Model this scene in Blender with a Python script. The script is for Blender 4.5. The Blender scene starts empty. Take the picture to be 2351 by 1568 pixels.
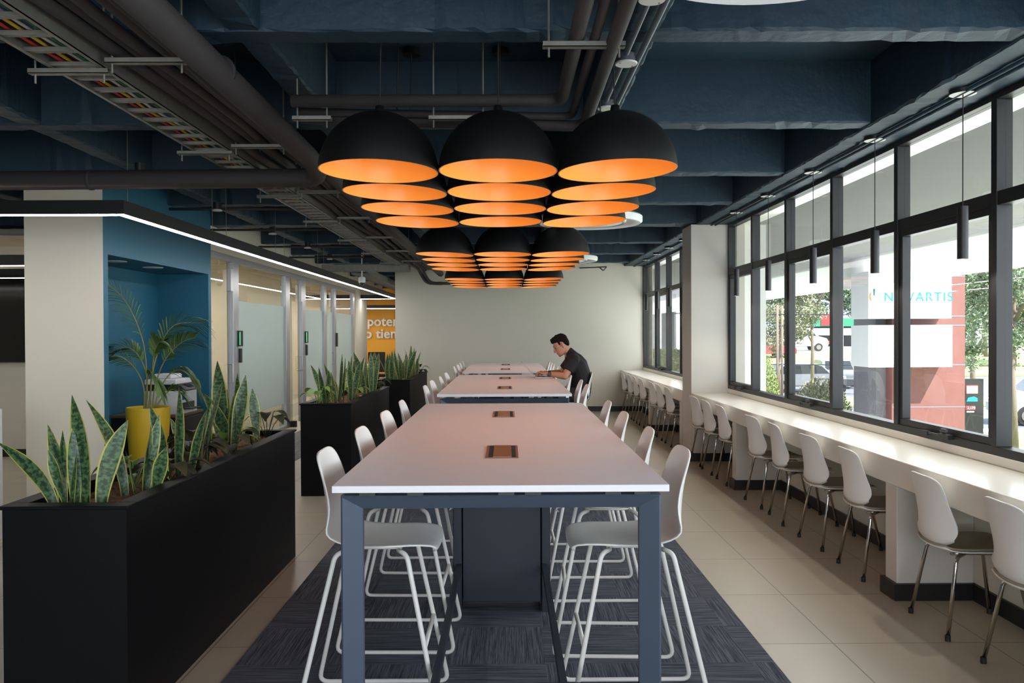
import bpy, math, random
from mathutils import Vector, Matrix, Euler
PI = math.pi
rnd = random.Random(7)
S = bpy.context.scene
C = S.collection

# ------------------------------------------------------------------ camera, world, sun, exposure
cam_d = bpy.data.cameras.new('camera'); cam = bpy.data.objects.new('camera', cam_d); C.objects.link(cam)
cam.location = (0, 0, 1.61)
cam_d.sensor_width = 36; cam_d.lens = 1900 / 2351 * 36
cam_d.clip_start = .05; cam_d.clip_end = 500
cam.rotation_mode = 'QUATERNION'
cam.rotation_quaternion = (Matrix.Rotation(-11.5/1900, 3, 'Z') @ Matrix.Rotation(PI/2 - 19.2/1900, 3, 'X')
                           @ Matrix.Rotation(-.004, 3, 'Z')).to_quaternion()
S.camera = cam
W = bpy.data.worlds.new('sky'); S.world = W; W.use_nodes = True
W.node_tree.nodes['Background'].inputs[0].default_value = (.72, .86, 1, 1)
W.node_tree.nodes['Background'].inputs[1].default_value = 3.4
def lamp(name, kind, loc, rot, energy, color=(1, 1, 1), **kw):
    d = bpy.data.lights.new(name, kind); d.energy = energy; d.color = color
    for k, v in kw.items(): setattr(d, k, v)
    o = bpy.data.objects.new(name, d); o.location = loc; o.rotation_euler = rot; C.objects.link(o)
    return o
sun = lamp('sun', 'SUN', (0, 0, 20), (0, 0, 0), 16.0, (1, .95, .88), angle=.01)
sun.rotation_mode = 'QUATERNION'
sun.rotation_quaternion = Vector((-.42, .50, -.80)).normalized().to_track_quat('-Z', 'Y')
# daylight arriving through the two window bays and the glazing behind the camera
lamp('window_daylight', 'AREA', (3.25, 4.85, 1.95), (0, PI/2, 0), 178, (.88, .95, 1), shape='RECTANGLE', size=2.0, size_y=9.5)
lamp('window_daylight', 'AREA', (3.25, 13.9, 1.95), (0, PI/2, 0), 98, (.90, .95, 1), shape='RECTANGLE', size=2.0, size_y=5.6)
lamp('rear_glazing_daylight', 'AREA', (.4, -3.3, 1.75), (PI/2, 0, 0), 240, (.94, .97, 1), shape='RECTANGLE', size=6.0, size_y=2.2)
V = S.view_settings
S.display_settings.display_device = 'sRGB'
V.view_transform = 'Standard'; V.look = 'None'; V.gamma = 1; V.use_curve_mapping = False; V.exposure = 0.0
S.cycles.max_bounces = 7; S.cycles.diffuse_bounces = 4; S.cycles.glossy_bounces = 3
S.cycles.transmission_bounces = 4; S.cycles.transparent_max_bounces = 14
S.cycles.caustics_reflective = False; S.cycles.caustics_refractive = False
S.cycles.sample_clamp_indirect = 4; S.cycles.use_denoising = True

# ------------------------------------------------------------------ materials
def lin(c):
    return tuple(((v/255)/12.92 if v/255 <= .04045 else ((v/255+.055)/1.055)**2.4) for v in c)
def mat(name, c, rough=.5, metal=0., bump=0., bscale=40., var=0., vscale=6., spec=.5, emit=None, estr=0, coat=0):
    m = bpy.data.materials.new(name); m.use_nodes = True
    nt = m.node_tree; b = nt.nodes['Principled BSDF']; col = lin(c)
    b.inputs['Base Color'].default_value = (*col, 1); b.inputs['Roughness'].default_value = rough
    b.inputs['Metallic'].default_value = metal; b.inputs['Specular IOR Level'].default_value = spec
    b.inputs['Coat Weight'].default_value = coat
    m.diffuse_color = (*col, 1)
    tc = nt.nodes.new('ShaderNodeTexCoord')
    if bump:
        n = nt.nodes.new('ShaderNodeTexNoise'); n.inputs['Scale'].default_value = bscale; n.inputs['Detail'].default_value = 5
        nt.links.new(tc.outputs['Object'], n.inputs['Vector'])
        bp = nt.nodes.new('ShaderNodeBump'); bp.inputs['Strength'].default_value = bump; bp.inputs['Distance'].default_value = .01
        nt.links.new(n.outputs['Fac'], bp.inputs['Height']); nt.links.new(bp.outputs['Normal'], b.inputs['Normal'])
    if var:
        n = nt.nodes.new('ShaderNodeTexNoise'); n.inputs['Scale'].default_value = vscale; n.inputs['Detail'].default_value = 4
        nt.links.new(tc.outputs['Object'], n.inputs['Vector'])
        r = nt.nodes.new('ShaderNodeValToRGB')
        r.color_ramp.elements[0].position = .3; r.color_ramp.elements[1].position = .7
        r.color_ramp.elements[0].color = (*[max(0, v*(1-var)) for v in col], 1)
        r.color_ramp.elements[1].color = (*[min(1, v*(1+var)) for v in col], 1)
        nt.links.new(n.outputs['Fac'], r.inputs['Fac']); nt.links.new(r.outputs['Color'], b.inputs['Base Color'])
    if emit:
        b.inputs['Emission Color'].default_value = (*emit, 1); b.inputs['Emission Strength'].default_value = estr
    return m
def N(nt, t, **kw):
    n = nt.nodes.new(t)
    for k, v in kw.items(): setattr(n, k, v)
    return n
def math_n(nt, op, a, b=None):
    n = N(nt, 'ShaderNodeMath', operation=op)
    for i, v in enumerate((a, b)):
        if v is None: continue
        if isinstance(v, (int, float)): n.inputs[i].default_value = v
        else: nt.links.new(v, n.inputs[i])
    return n.outputs[0]
def glass_mat(name, tint=(1, 1, 1), refl=1.0):
    m = bpy.data.materials.new(name); m.use_nodes = True; nt = m.node_tree
    nt.nodes.remove(nt.nodes['Principled BSDF']); out = nt.nodes['Material Output']
    t = N(nt, 'ShaderNodeBsdfTransparent'); t.inputs[0].default_value = (*tint, 1)
    g = N(nt, 'ShaderNodeBsdfGlossy'); g.inputs['Roughness'].default_value = .01
    f = N(nt, 'ShaderNodeFresnel'); f.inputs[0].default_value = 1.48
    mx = N(nt, 'ShaderNodeMixShader'); ge = N(nt, 'ShaderNodeNewGeometry')
    nt.links.new(math_n(nt, 'MULTIPLY', math_n(nt, 'MULTIPLY', f.outputs[0], refl), math_n(nt, 'SUBTRACT', 1.0, ge.outputs['Backfacing'])), mx.inputs[0])
    nt.links.new(t.outputs[0], mx.inputs[1]); nt.links.new(g.outputs[0], mx.inputs[2]); nt.links.new(mx.outputs[0], out.inputs[0])
    return m
def frost_mat(name, c, trans=.25):
    m = bpy.data.materials.new(name); m.use_nodes = True; nt = m.node_tree
    b = nt.nodes['Principled BSDF']; out = nt.nodes['Material Output']
    b.inputs['Base Color'].default_value = (*lin(c), 1); b.inputs['Roughness'].default_value = .35
    tl = N(nt, 'ShaderNodeBsdfTranslucent'); tl.inputs[0].default_value = (*lin(c), 1)
    mx = N(nt, 'ShaderNodeMixShader'); mx.inputs[0].default_value = .5
    nt.links.new(b.outputs[0], mx.inputs[1]); nt.links.new(tl.outputs[0], mx.inputs[2])
    tr = N(nt, 'ShaderNodeBsdfTransparent'); tr.inputs[0].default_value = (*lin(c), 1)
    m2 = N(nt, 'ShaderNodeMixShader'); m2.inputs[0].default_value = trans
    nt.links.new(mx.outputs[0], m2.inputs[1]); nt.links.new(tr.outputs[0], m2.inputs[2]); nt.links.new(m2.outputs[0], out.inputs[0])
    return m
def tile_floor():
    m = mat('floor_tile', (176, 168, 150), .32)
    nt = m.node_tree; b = nt.nodes['Principled BSDF']
    geo = N(nt, 'ShaderNodeNewGeometry'); sx = N(nt, 'ShaderNodeSeparateXYZ'); nt.links.new(geo.outputs['Position'], sx.inputs[0])
    def joint(o, off, T=.80, w=.0035):
        a = math_n(nt, 'DIVIDE', math_n(nt, 'ADD', o, -off + 40*T), T)
        f = math_n(nt, 'FRACT', a); d = math_n(nt, 'ABSOLUTE', math_n(nt, 'SUBTRACT', f, .5))
        return math_n(nt, 'GREATER_THAN', d, .5 - w/T), math_n(nt, 'FLOOR', a)
    jx, ix = joint(sx.outputs[0], 1.68); jy, iy = joint(sx.outputs[1], 4.25)
    j = math_n(nt, 'MAXIMUM', jx, jy)
    cx = N(nt, 'ShaderNodeCombineXYZ'); nt.links.new(ix, cx.inputs[0]); nt.links.new(iy, cx.inputs[1])
    wn = N(nt, 'ShaderNodeTexWhiteNoise'); nt.links.new(cx.outputs[0], wn.inputs['Vector'])
    ns = N(nt, 'ShaderNodeTexNoise'); ns.inputs['Scale'].default_value = 3; ns.inputs['Detail'].default_value = 6
    nt.links.new(geo.outputs['Position'], ns.inputs['Vector'])
    k = math_n(nt, 'ADD', math_n(nt, 'MULTIPLY', wn.outputs['Value'], .06), math_n(nt, 'MULTIPLY', ns.outputs['Fac'], .12))
    k = math_n(nt, 'ADD', k, .88)
    mc = N(nt, 'ShaderNodeMix', data_type='RGBA', blend_type='MULTIPLY'); mc.inputs[0].default_value = 1
    mc.inputs['A'].default_value = (*lin((176, 168, 150)), 1)
    cc = N(nt, 'ShaderNodeCombineColor')
    for i in range(3): nt.links.new(k, cc.inputs[i])
    nt.links.new(cc.outputs[0], mc.inputs['B'])
    m2 = N(nt, 'ShaderNodeMix', data_type='RGBA'); nt.links.new(j, m2.inputs[0])
    nt.links.new(mc.outputs['Result'], m2.inputs['A']); m2.inputs['B'].default_value = (*lin((118, 110, 98)), 1)
    nt.links.new(m2.outputs['Result'], b.inputs['Base Color'])
    return m
def carpet_mat(name, dark, light, T=.5):
    m = mat(name, dark, .95, spec=.1); nt = m.node_tree; b = nt.nodes['Principled BSDF']
    geo = N(nt, 'ShaderNodeNewGeometry'); sx = N(nt, 'ShaderNodeSeparateXYZ'); nt.links.new(geo.outputs['Position'], sx.inputs[0])
    X, Y = math_n(nt, 'ADD', sx.outputs[0], 20.32), math_n(nt, 'ADD', sx.outputs[1], 20)
    ix, iy = math_n(nt, 'FLOOR', math_n(nt, 'DIVIDE', X, T)), math_n(nt, 'FLOOR', math_n(nt, 'DIVIDE', Y, T))
    par = math_n(nt, 'MODULO', math_n(nt, 'ADD', ix, iy), 2)
    def stripes(a, b_, s1, s2):
        v = N(nt, 'ShaderNodeCombineXYZ')
        nt.links.new(math_n(nt, 'MULTIPLY', a, s1), v.inputs[0]); nt.links.new(math_n(nt, 'MULTIPLY', b_, s2), v.inputs[1])
        nt.links.new(math_n(nt, 'ADD', math_n(nt, 'MULTIPLY', ix, 7.3), math_n(nt, 'MULTIPLY', iy, 3.1)), v.inputs[2])
        n = N(nt, 'ShaderNodeTexNoise'); n.inputs['Scale'].default_value = 1; n.inputs['Detail'].default_value = 3; n.inputs['Roughness'].default_value = .75
        nt.links.new(v.outputs[0], n.inputs['Vector']); return n.outputs['Fac']
    s1, s2 = stripes(X, Y, 150, 3.2), stripes(X, Y, 3.2, 150)
    mx = N(nt, 'ShaderNodeMix', data_type='FLOAT'); nt.links.new(par, mx.inputs[0]); nt.links.new(s1, mx.inputs[2]); nt.links.new(s2, mx.inputs[3])
    r = N(nt, 'ShaderNodeValToRGB'); e = r.color_ramp.elements
    e[0].position = .38; e[0].color = (*lin(dark), 1); e[1].position = .64; e[1].color = (*lin(light), 1)
    nt.links.new(mx.outputs[0], r.inputs[0]); nt.links.new(r.outputs[0], b.inputs['Base Color'])
    bp = N(nt, 'ShaderNodeBump'); bp.inputs['Strength'].default_value = .5; bp.inputs['Distance'].default_value = .004
    nt.links.new(mx.outputs[0], bp.inputs['Height']); nt.links.new(bp.outputs[0], b.inputs['Normal'])
    return m
def snake_mat():
    m = mat('snake_leaf', (58, 92, 50), .42); nt = m.node_tree; b = nt.nodes['Principled BSDF']
    uv = N(nt, 'ShaderNodeUVMap'); sx = N(nt, 'ShaderNodeSeparateXYZ'); nt.links.new(uv.outputs[0], sx.inputs[0])
    e = math_n(nt, 'GREATER_THAN', math_n(nt, 'ABSOLUTE', math_n(nt, 'SUBTRACT', sx.outputs[0], .5)), .41)
    v = N(nt, 'ShaderNodeCombineXYZ'); nt.links.new(math_n(nt, 'MULTIPLY', sx.outputs[0], 3), v.inputs[0]); nt.links.new(math_n(nt, 'MULTIPLY', sx.outputs[1], 34), v.inputs[1])
    n = N(nt, 'ShaderNodeTexNoise'); n.inputs['Scale'].default_value = 1; n.inputs['Detail'].default_value = 2; nt.links.new(v.outputs[0], n.inputs['Vector'])
    r = N(nt, 'ShaderNodeValToRGB'); el = r.color_ramp.elements
    el[0].position = .4; el[0].color = (*lin((34, 60, 38)), 1); el[1].position = .62; el[1].color = (*lin((96, 128, 86)), 1)
    nt.links.new(n.outputs['Fac'], r.inputs[0])
    mx = N(nt, 'ShaderNodeMix', data_type='RGBA'); nt.links.new(e, mx.inputs[0]); nt.links.new(r.outputs[0], mx.inputs['A'])
    mx.inputs['B'].default_value = (*lin((186, 182, 92)), 1); nt.links.new(mx.outputs['Result'], b.inputs['Base Color'])
    return m
def leafy(name, a, c):
    m = mat(name, a, .6); nt = m.node_tree; b = nt.nodes['Principled BSDF']
    geo = N(nt, 'ShaderNodeNewGeometry'); r = N(nt, 'ShaderNodeValToRGB'); e = r.color_ramp.elements
    e[0].color = (*lin(a), 1); e[1].color = (*lin(c), 1)
    nt.links.new(geo.outputs['Random Per Island'], r.inputs[0]); nt.links.new(r.outputs[0], b.inputs['Base Color'])
    return m
M = dict(
    office=mat('warm_office_paint', (222, 206, 182), .7), led_dim=mat('dim_led', (255, 255, 255), .4, emit=(1, .96, .9), estr=9), led_office_fill=mat('office_fill_led', (255, 255, 255), .4, emit=(1, .95, .87), estr=110),  # office LED is a strong fill glow added behind the partition glass
    cream=mat('cream_paint', (207, 202, 188), .7, bump=.04, bscale=60), white_wall=mat('white_paint', (204, 198, 188), .6, bump=.1, bscale=14),
    navy=mat('navy_paint', (23, 49, 64), .6, bump=.5, bscale=22, var=.12, vscale=3), blue=mat('teal_blue_paint', (18, 86, 110), .6, bump=.05, bscale=60),
    yellow=mat('yellow_paint', (222, 160, 44), .6), tile=tile_floor(),
    carpet=carpet_mat('carpet_tile', (57, 61, 70), (108, 113, 123)), carpet2=carpet_mat('runner_carpet', (92, 92, 92), (140, 138, 134)),
    plinth=mat('black_skirting', (26, 24, 24), .4), bronze=mat('dark_anodised_frame', (21, 20, 19), .45, metal=.1),
    pane=glass_mat('window_glass', (.97, .98, .98)), pane_up=glass_mat('tinted_window_glass', (.84, .85, .84)), part_glass=glass_mat('partition_glass', (.95, .98, .96), 1.6),
    frost=frost_mat('frosted_film', (208, 221, 222)), alu=mat('brushed_aluminium', (176, 178, 182), .35, metal=.6),
    laminate=mat('white_laminate', (240, 238, 243), .38), counter=mat('white_solid_surface', (232, 226, 214), .28),
    plast=mat('white_plastic', (236, 234, 230), .35), wire=mat('white_powder_coat', (226, 222, 218), .35), chrome=mat('chrome', (196, 192, 186), .14, metal=1),
    pad=mat('taupe_seat_pad', (156, 146, 130), .9, bump=.2, bscale=200), black=mat('black_plastic', (22, 22, 23), .45), steel=mat('slate_blue_steel', (84, 96, 112), .45, metal=.15),
    dpanel=mat('dark_navy_panel', (34, 42, 54), .5), taupe=mat('taupe_metal', (136, 104, 78), .35, metal=.5), brush=mat('black_brush', (24, 20, 22), .9, bump=.6, bscale=150),
    planter=mat('black_planter', (12, 13, 16), .55, bump=.05, bscale=90, spec=.15), mulch=mat('bark_mulch', (138, 108, 84), .95, bump=1, bscale=60, var=.45, vscale=40),
    snake=snake_mat(), darkleaf=leafy('dark_leaf', (38, 46, 30), (64, 70, 44)), limeleaf=leafy('lime_leaf', (104, 140, 62), (140, 166, 84)), palm=leafy('palm_leaf', (48, 78, 32), (92, 120, 52)), stem=mat('palm_stem', (132, 126, 66), .6),
    dome_out=mat('matt_black_shade', (9, 9, 10), .6, spec=.3), dome_in=mat('orange_lacquer', (255, 170, 72), .34), bulb=mat('bulb', (255, 240, 220), .3, emit=(1, .82, .6), estr=6),
    pipe=mat('black_insulation', (50, 46, 46), .75, bump=.1, bscale=60), pipe2=mat('grey_conduit', (92, 98, 104), .45, metal=.4), galv=mat('galvanised_steel', (126, 124, 117), .45, metal=.5, var=.1, vscale=20),
    led=mat('led_diffuser', (255, 255, 255), .4, emit=(1, .97, .93), estr=44), white_pl=mat('white_metal', (228, 230, 232), .4), disc=mat('disc_white', (200, 200, 196), .5),
    grille=mat('grey_grille', (150, 156, 160), .5), pot=mat('yellow_pot', (206, 172, 34), .45), printer=mat('printer_white', (206, 206, 208), .4), skin=mat('skin', (196, 142, 112), .5),
    hair=mat('black_hair', (13, 11, 11), .8, spec=.2, bump=.8, bscale=120), shirt=mat('black_shirt', (28, 25, 26), .85), jeans=mat('dark_trousers', (30, 34, 46), .85), glasses=mat('clear_frame', (206, 204, 198), .3),
    lap=mat('laptop_grey', (150, 148, 152), .35, metal=.5), lap_d=mat('laptop_dark', (48, 46, 52), .5), screen=mat('dark_screen', (18, 16, 14), .12), watch=mat('watch_dark', (40, 36, 38), .4),
    letter=mat('white_letter', (236, 230, 220), .5), green_led=mat('green_indicator', (30, 200, 70), .4, emit=(.1, .9, .3), estr=1.5), brick=mat('terracotta_panel', (122, 78, 74), .6, var=.06, vscale=4), brick_d=mat('grey_side_panel', (118, 116, 124), .6),
    sign=mat('white_sign_face', (244, 246, 248), .4), cyan=mat('cyan_letter', (0, 128, 150), .5), flame=mat('orange_letter', (225, 150, 90), .5),
    asphalt=mat('asphalt', (108, 110, 117), .9, var=.1, vscale=2), grass=mat('grass', (142, 158, 104), .9, var=.2, vscale=3), pave=mat('concrete_paving', (232, 230, 226), .9),
    tree_a=leafy('pale_foliage', (80, 98, 74), (158, 170, 138)), tree_b=leafy('deep_foliage', (52, 74, 54), (118, 140, 104)), tree_c=leafy('olive_foliage', (92, 102, 78), (158, 158, 126)), hedge=leafy('hedge_leaf', (100, 122, 66), (170, 180, 112)),
    bark=mat('grey_bark', (126, 112, 100), .9, bump=.6, bscale=20), soffit=mat('grey_soffit', (146, 145, 150), .8), fascia=mat('white_fascia', (250, 250, 248), .7), acrylic=frost_mat('translucent_white_panel', (253, 253, 252), .35),
    concrete=mat('pole_concrete', (206, 208, 210), .8), shop_g=mat('green_awning', (40, 128, 98), .6), shop_r=mat('red_sign', (206, 48, 54), .5), shop_d=mat('dark_storefront', (58, 60, 66), .4),
    car_w=mat('white_car_paint', (228, 228, 228), .25, coat=.5), car_g=mat('grey_car_paint', (116, 120, 126), .25, coat=.5), car_s=mat('silver_car_paint', (164, 168, 172), .25, coat=.5), car_glass=mat('car_glass', (36, 42, 48), .1), tyre=mat('tyre', (28, 28, 28), .8),
    wire_red=mat('red_cable', (170, 44, 36), .6), wire_yel=mat('yellow_cable', (196, 160, 44), .6), wire_wht=mat('white_cable', (200, 200, 196), .6), wire_grn=mat('green_cable', (40, 110, 70), .6), rubber=mat('black_rubber', (20, 20, 20), .7),
    printer_blue=mat('printer_sticker', (24, 60, 130), .5), eye=mat('eye_dark', (30, 22, 20), .3), lip=mat('lip', (166, 100, 88), .5),
)

# ------------------------------------------------------------------ mesh helpers
class MB:
    def __init__(s): s.v, s.f, s.m, s.uv = [], [], [], {}
    def add(s, vs, fs, m=0):
        b = len(s.v); s.v += [tuple(v) for v in vs]
        for f in fs: s.f.append(tuple(b+i for i in f)); s.m.append(m)
        return s
    def box(s, x0, x1, y0, y1, z0, z1, m=0, mats=None):
        if x0 > x1: x0, x1 = x1, x0
        if y0 > y1: y0, y1 = y1, y0
        if z0 > z1: z0, z1 = z1, z0
        vs = [(x, y, z) for z in (z0, z1) for y in (y0, y1) for x in (x0, x1)]
        fs = [(0, 2, 3, 1), (4, 5, 7, 6), (0, 1, 5, 4), (2, 6, 7, 3), (0, 4, 6, 2), (1, 3, 7, 5)]  # -z +z -y +y -x +x
        b = len(s.v); s.v += vs
        for i, f in enumerate(fs): s.f.append(tuple(b+k for k in f)); s.m.append(mats[i] if mats else m)
        return s
    def tube(s, pts, r, n=8, m=0, caps=True, round_caps=False):
        P = [Vector(p) for p in pts]; R = [r]*len(P) if isinstance(r, (int, float)) else list(r)
        if round_caps:
            d0 = (P[0]-P[1]).normalized(); d1 = (P[-1]-P[-2]).normalized()
            a, ra, b_, rb = P[0], R[0], P[-1], R[-1]
            P = [a+d0*ra*.98, a+d0*ra*.75] + P + [b_+d1*rb*.75, b_+d1*rb*.98]
            R = [ra*.2, ra*.68] + R + [rb*.68, rb*.2]
        t = (P[1]-P[0]).normalized(); up = Vector((0, 0, 1)) if abs(t.z) < .9 else Vector((1, 0, 0))
        x = t.cross(up).normalized(); rings = []
        for i, p in enumerate(P):
            if i == 0: d = (P[1]-P[0]).normalized()
            elif i == len(P)-1: d = (P[-1]-P[-2]).normalized()
            else: d = ((P[i+1]-p).normalized() + (p-P[i-1]).normalized()).normalized()
            x = (x - d*x.dot(d)).normalized(); y = d.cross(x)
            rings.append([p + (x*math.cos(2*PI*k/n) + y*math.sin(2*PI*k/n))*R[i] for k in range(n)])
        b = len(s.v)
        for rg in rings: s.v += [tuple(q) for q in rg]
        for i in range(len(P)-1):
            for k in range(n):
                s.f.append((b+i*n+k, b+i*n+(k+1) % n, b+(i+1)*n+(k+1) % n, b+(i+1)*n+k)); s.m.append(m)
        if caps:
            s.f.append(tuple(b+k for k in reversed(range(n)))); s.m.append(m)
            s.f.append(tuple(b+(len(P)-1)*n+k for k in range(n))); s.m.append(m)
        return s
    def lathe(s, prof, c=(0, 0, 0), n=24, m=0, mats=None):
        b = len(s.v)
        for r, z in prof:
            for k in range(n): s.v.append((c[0]+r*math.cos(2*PI*k/n), c[1]+r*math.sin(2*PI*k/n), c[2]+z))
        for i in range(len(prof)-1):
            for k in range(n):
                s.f.append((b+i*n+k, b+i*n+(k+1) % n, b+(i+1)*n+(k+1) % n, b+(i+1)*n+k)); s.m.append(mats[i] if mats else m)
        return s
    def disc(s, c, r, n=24, m=0, up=True):
        b = len(s.v)
        for k in range(n): s.v.append((c[0]+r*math.cos(2*PI*k/n), c[1]+r*math.sin(2*PI*k/n), c[2]))
        s.f.append(tuple(b+k for k in (range(n) if up else reversed(range(n))))); s.m.append(m); return s
    def cyl(s, c, r, z0, z1, n=24, m=0):
        s.lathe([(r, z0), (r, z1)], c, n, m); s.disc((c[0], c[1], c[2]+z0), r, n, m, False); s.disc((c[0], c[1], c[2]+z1), r, n, m, True); return s
    def ball(s, c, r, n=12, m=0):
        r = (r, r, r) if isinstance(r, (int, float)) else r; h = n//2+1; b = len(s.v)
        for i in range(1, h):
            a = PI*i/h
            for k in range(n): s.v.append((c[0]+r[0]*math.sin(a)*math.cos(2*PI*k/n), c[1]+r[1]*math.sin(a)*math.sin(2*PI*k/n), c[2]-r[2]*math.cos(a)))
        for i in range(h-2):
            for k in range(n): s.f.append((b+i*n+k, b+i*n+(k+1) % n, b+(i+1)*n+(k+1) % n, b+(i+1)*n+k)); s.m.append(m)
        s.v.append((c[0], c[1], c[2]-r[2])); s.v.append((c[0], c[1], c[2]+r[2])); q = len(s.v)
        for k in range(n):
            s.f.append((q-2, b+(k+1) % n, b+k)); s.m.append(m)
            s.f.append((q-1, b+(h-2)*n+k, b+(h-2)*n+(k+1) % n)); s.m.append(m)
        return s
    def prism(s, poly, axis, a, b, m=0):
        def P(u, v, w): return (w, u, v) if axis == 'x' else (u, w, v) if axis == 'y' else (u, v, w)
        n = len(poly); q = len(s.v)
        s.v += [P(u, v, a) for u, v in poly] + [P(u, v, b) for u, v in poly]
        s.f.append(tuple(q+i for i in range(n))); s.m.append(m); s.f.append(tuple(q+n+i for i in reversed(range(n)))); s.m.append(m)
        for i in range(n): s.f.append((q+i, q+n+i, q+n+(i+1) % n, q+(i+1) % n)); s.m.append(m)
        return s
    def grid(s, G, m=0, uv=False):
        b = len(s.v); R, Cn = len(G), len(G[0])
        for row in G: s.v += [tuple(p) for p in row]
        for i in range(R-1):
            for j in range(Cn-1):
                if uv: s.uv[len(s.f)] = [(j/(Cn-1), i/(R-1)), ((j+1)/(Cn-1), i/(R-1)), ((j+1)/(Cn-1), (i+1)/(R-1)), (j/(Cn-1), (i+1)/(R-1))]
                s.f.append((b+i*Cn+j, b+i*Cn+j+1, b+(i+1)*Cn+j+1, b+(i+1)*Cn+j)); s.m.append(m)
        return s
    def build(s, name, mats, parent=None, smooth=False, bevel=0, bseg=2, solid=0, sub=0, loc=None, recalc=True, auto=None):
        me = bpy.data.meshes.new(name); me.from_pydata(s.v, [], s.f)
        mats = mats if isinstance(mats, (list, tuple)) else [mats]
        for k in mats: me.materials.append(M[k] if isinstance(k, str) else k)
        me.polygons.foreach_set('material_index', s.m)
        if s.uv:
            L = me.uv_layers.new(name='UVMap')
            for fi, us in s.uv.items():
                for li, u in zip(me.polygons[fi].loop_indices, us): L.data[li].uv = u
        if recalc:
            import bmesh
            bm = bmesh.new(); bm.from_mesh(me); bmesh.ops.recalc_face_normals(bm, faces=bm.faces); bm.to_mesh(me); bm.free()
        if smooth: me.polygons.foreach_set('use_smooth', [True]*len(me.polygons))
        if smooth and auto:
            me.set_sharp_from_angle(angle=auto)
        me.update()
        o = bpy.data.objects.new(name, me); C.objects.link(o)
        if parent: o.parent = parent
        if loc: o.location = loc
        if solid: md = o.modifiers.new('solid', 'SOLIDIFY'); md.thickness = solid; md.offset = 0
        if sub: md = o.modifiers.new('sub', 'SUBSURF'); md.levels = sub; md.render_levels = sub
        if bevel:
            md = o.modifiers.new('bevel', 'BEVEL'); md.width = bevel; md.segments = bseg; md.limit_method = 'ANGLE'
        return o
def fillet(pts, r, n=5):
    P = [Vector(p) for p in pts]; out = [P[0]]
    for i in range(1, len(P)-1):
        a, b, c = P[i-1], P[i], P[i+1]; u = (a-b); v = (c-b)
        rr = min(r, u.length*.48, v.length*.48); p0 = b+u.normalized()*rr; p1 = b+v.normalized()*rr
        for k in range(n+1):
            t = k/n; out.append(p0*(1-t)**2 + b*2*t*(1-t) + p1*t*t)
    out.append(P[-1]); return out
def tag(o, label, cat, group=None, kind=None):
    o['label'] = label; o['category'] = cat
    if group: o['group'] = group
    if kind: o['kind'] = kind
    return o
def thing(name, label, cat, loc=(0, 0, 0), rz=0, group=None, kind=None):
    o = bpy.data.objects.new(name, None); o.empty_display_size = .1; C.objects.link(o)
    o.location = loc; o.rotation_euler = (0, 0, rz); return tag(o, label, cat, group, kind)
def copy_tree(o, parent=None):
    c = o.copy(); C.objects.link(c)
    if parent: c.parent = parent
    for ch in list(o.children): copy_tree(ch, c)
    return c
def dup(o, loc, rz=0, label=None, group=None):
    c = copy_tree(o); c.location = loc; c.rotation_euler = (0, 0, rz)
    if label: c['label'] = label
    if group: c['group'] = group
    return c
def structure(o, label, cat): return tag(o, label, cat, None, 'structure')
def px(x, y, Y):   # photo pixel at depth Y -> X, Z
    dx = x-1164; return dx/1900*Y, 1.61-(y-764.8+.004*dx)/1900*Y
ORD = ['first', 'second', 'third', 'fourth', 'fifth', 'sixth', 'seventh', 'eighth', 'ninth', 'tenth', 'eleventh', 'twelfth']

# ------------------------------------------------------------------ shell of the room
XW, YF, ZS, ZB = 2.80, 17.0, 3.40, 2.99     # window plane, end wall, slab, beam soffit
f = MB().box(-11, 3.0, -3.6, 26.5, -.12, 0).build('floor', 'tile'); structure(f, 'pale beige square floor tiles with thin joints across the room', 'floor')
o = MB().box(-1.325, 1.295, 1.2, 16.4, .0, .006).build('trim_1', 'carpet'); structure(o, 'dark striped grey carpet tiles laid under the three high tables', 'carpet')
o = MB().box(-3.45, -2.69, 6.5, 25, .0, .006).build('trim_2', 'carpet2'); structure(o, 'grey carpet runner along the glass partition', 'carpet')
def rough_beam(mb, axis, c, w, a, b, z0, z1, seed):
    r = random.Random(seed); n = max(2, int((b-a)/.06)); rows = []
    jit = lambda k: r.uniform(-.5, .5)*k + (r.random() < .12)*r.uniform(-.012, .012)
    for i in range(n+1):
        t = a+(b-a)*i/n
        sec = [(c-w/2, z1), (c-w/2+jit(.006), z0+.012+jit(.012)), (c-w/2+.010+jit(.008), z0+jit(.004)), (c+w/2-.010+jit(.008), z0+jit(.004)), (c+w/2+jit(.006), z0+.012+jit(.012)), (c+w/2, z1)]
        rows.append([(u, t, z) if axis == 'y' else (t, u, z) for u, z in sec])
    mb.grid(rows)
mb = MB(); mb.box(-11, 3.0, -3.6, 26.5, ZS, ZS+.2)
BY = [.45, 2.16, 3.87, 5.55, 7.25, 8.9, 10.65, 12.75, 14.5, 16.3, 18.1, 19.9, 21.7, 23.5, 25.3]
for i, y in enumerate(BY): rough_beam(mb, 'x', y, .30 if i == 6 else .16, -10.9, 2.5, ZB, ZS+.02, i)
for i, x in enumerate((.61, -1.19, -3.13, -5.05, -6.95, -8.85)): rough_beam(mb, 'y', x, .2 if x > 0 else .15, -3.5, 26.4, ZB+.006, ZS+.02, 40+i)
rough_beam(mb, 'y', 2.655, .49, -3.5, 26.4, ZB-.015, ZS+.02, 60)
o = mb.build('ceiling', 'navy', recalc=True); structure(o, 'navy painted concrete ceiling grid of deep beams', 'ceiling')
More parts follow.
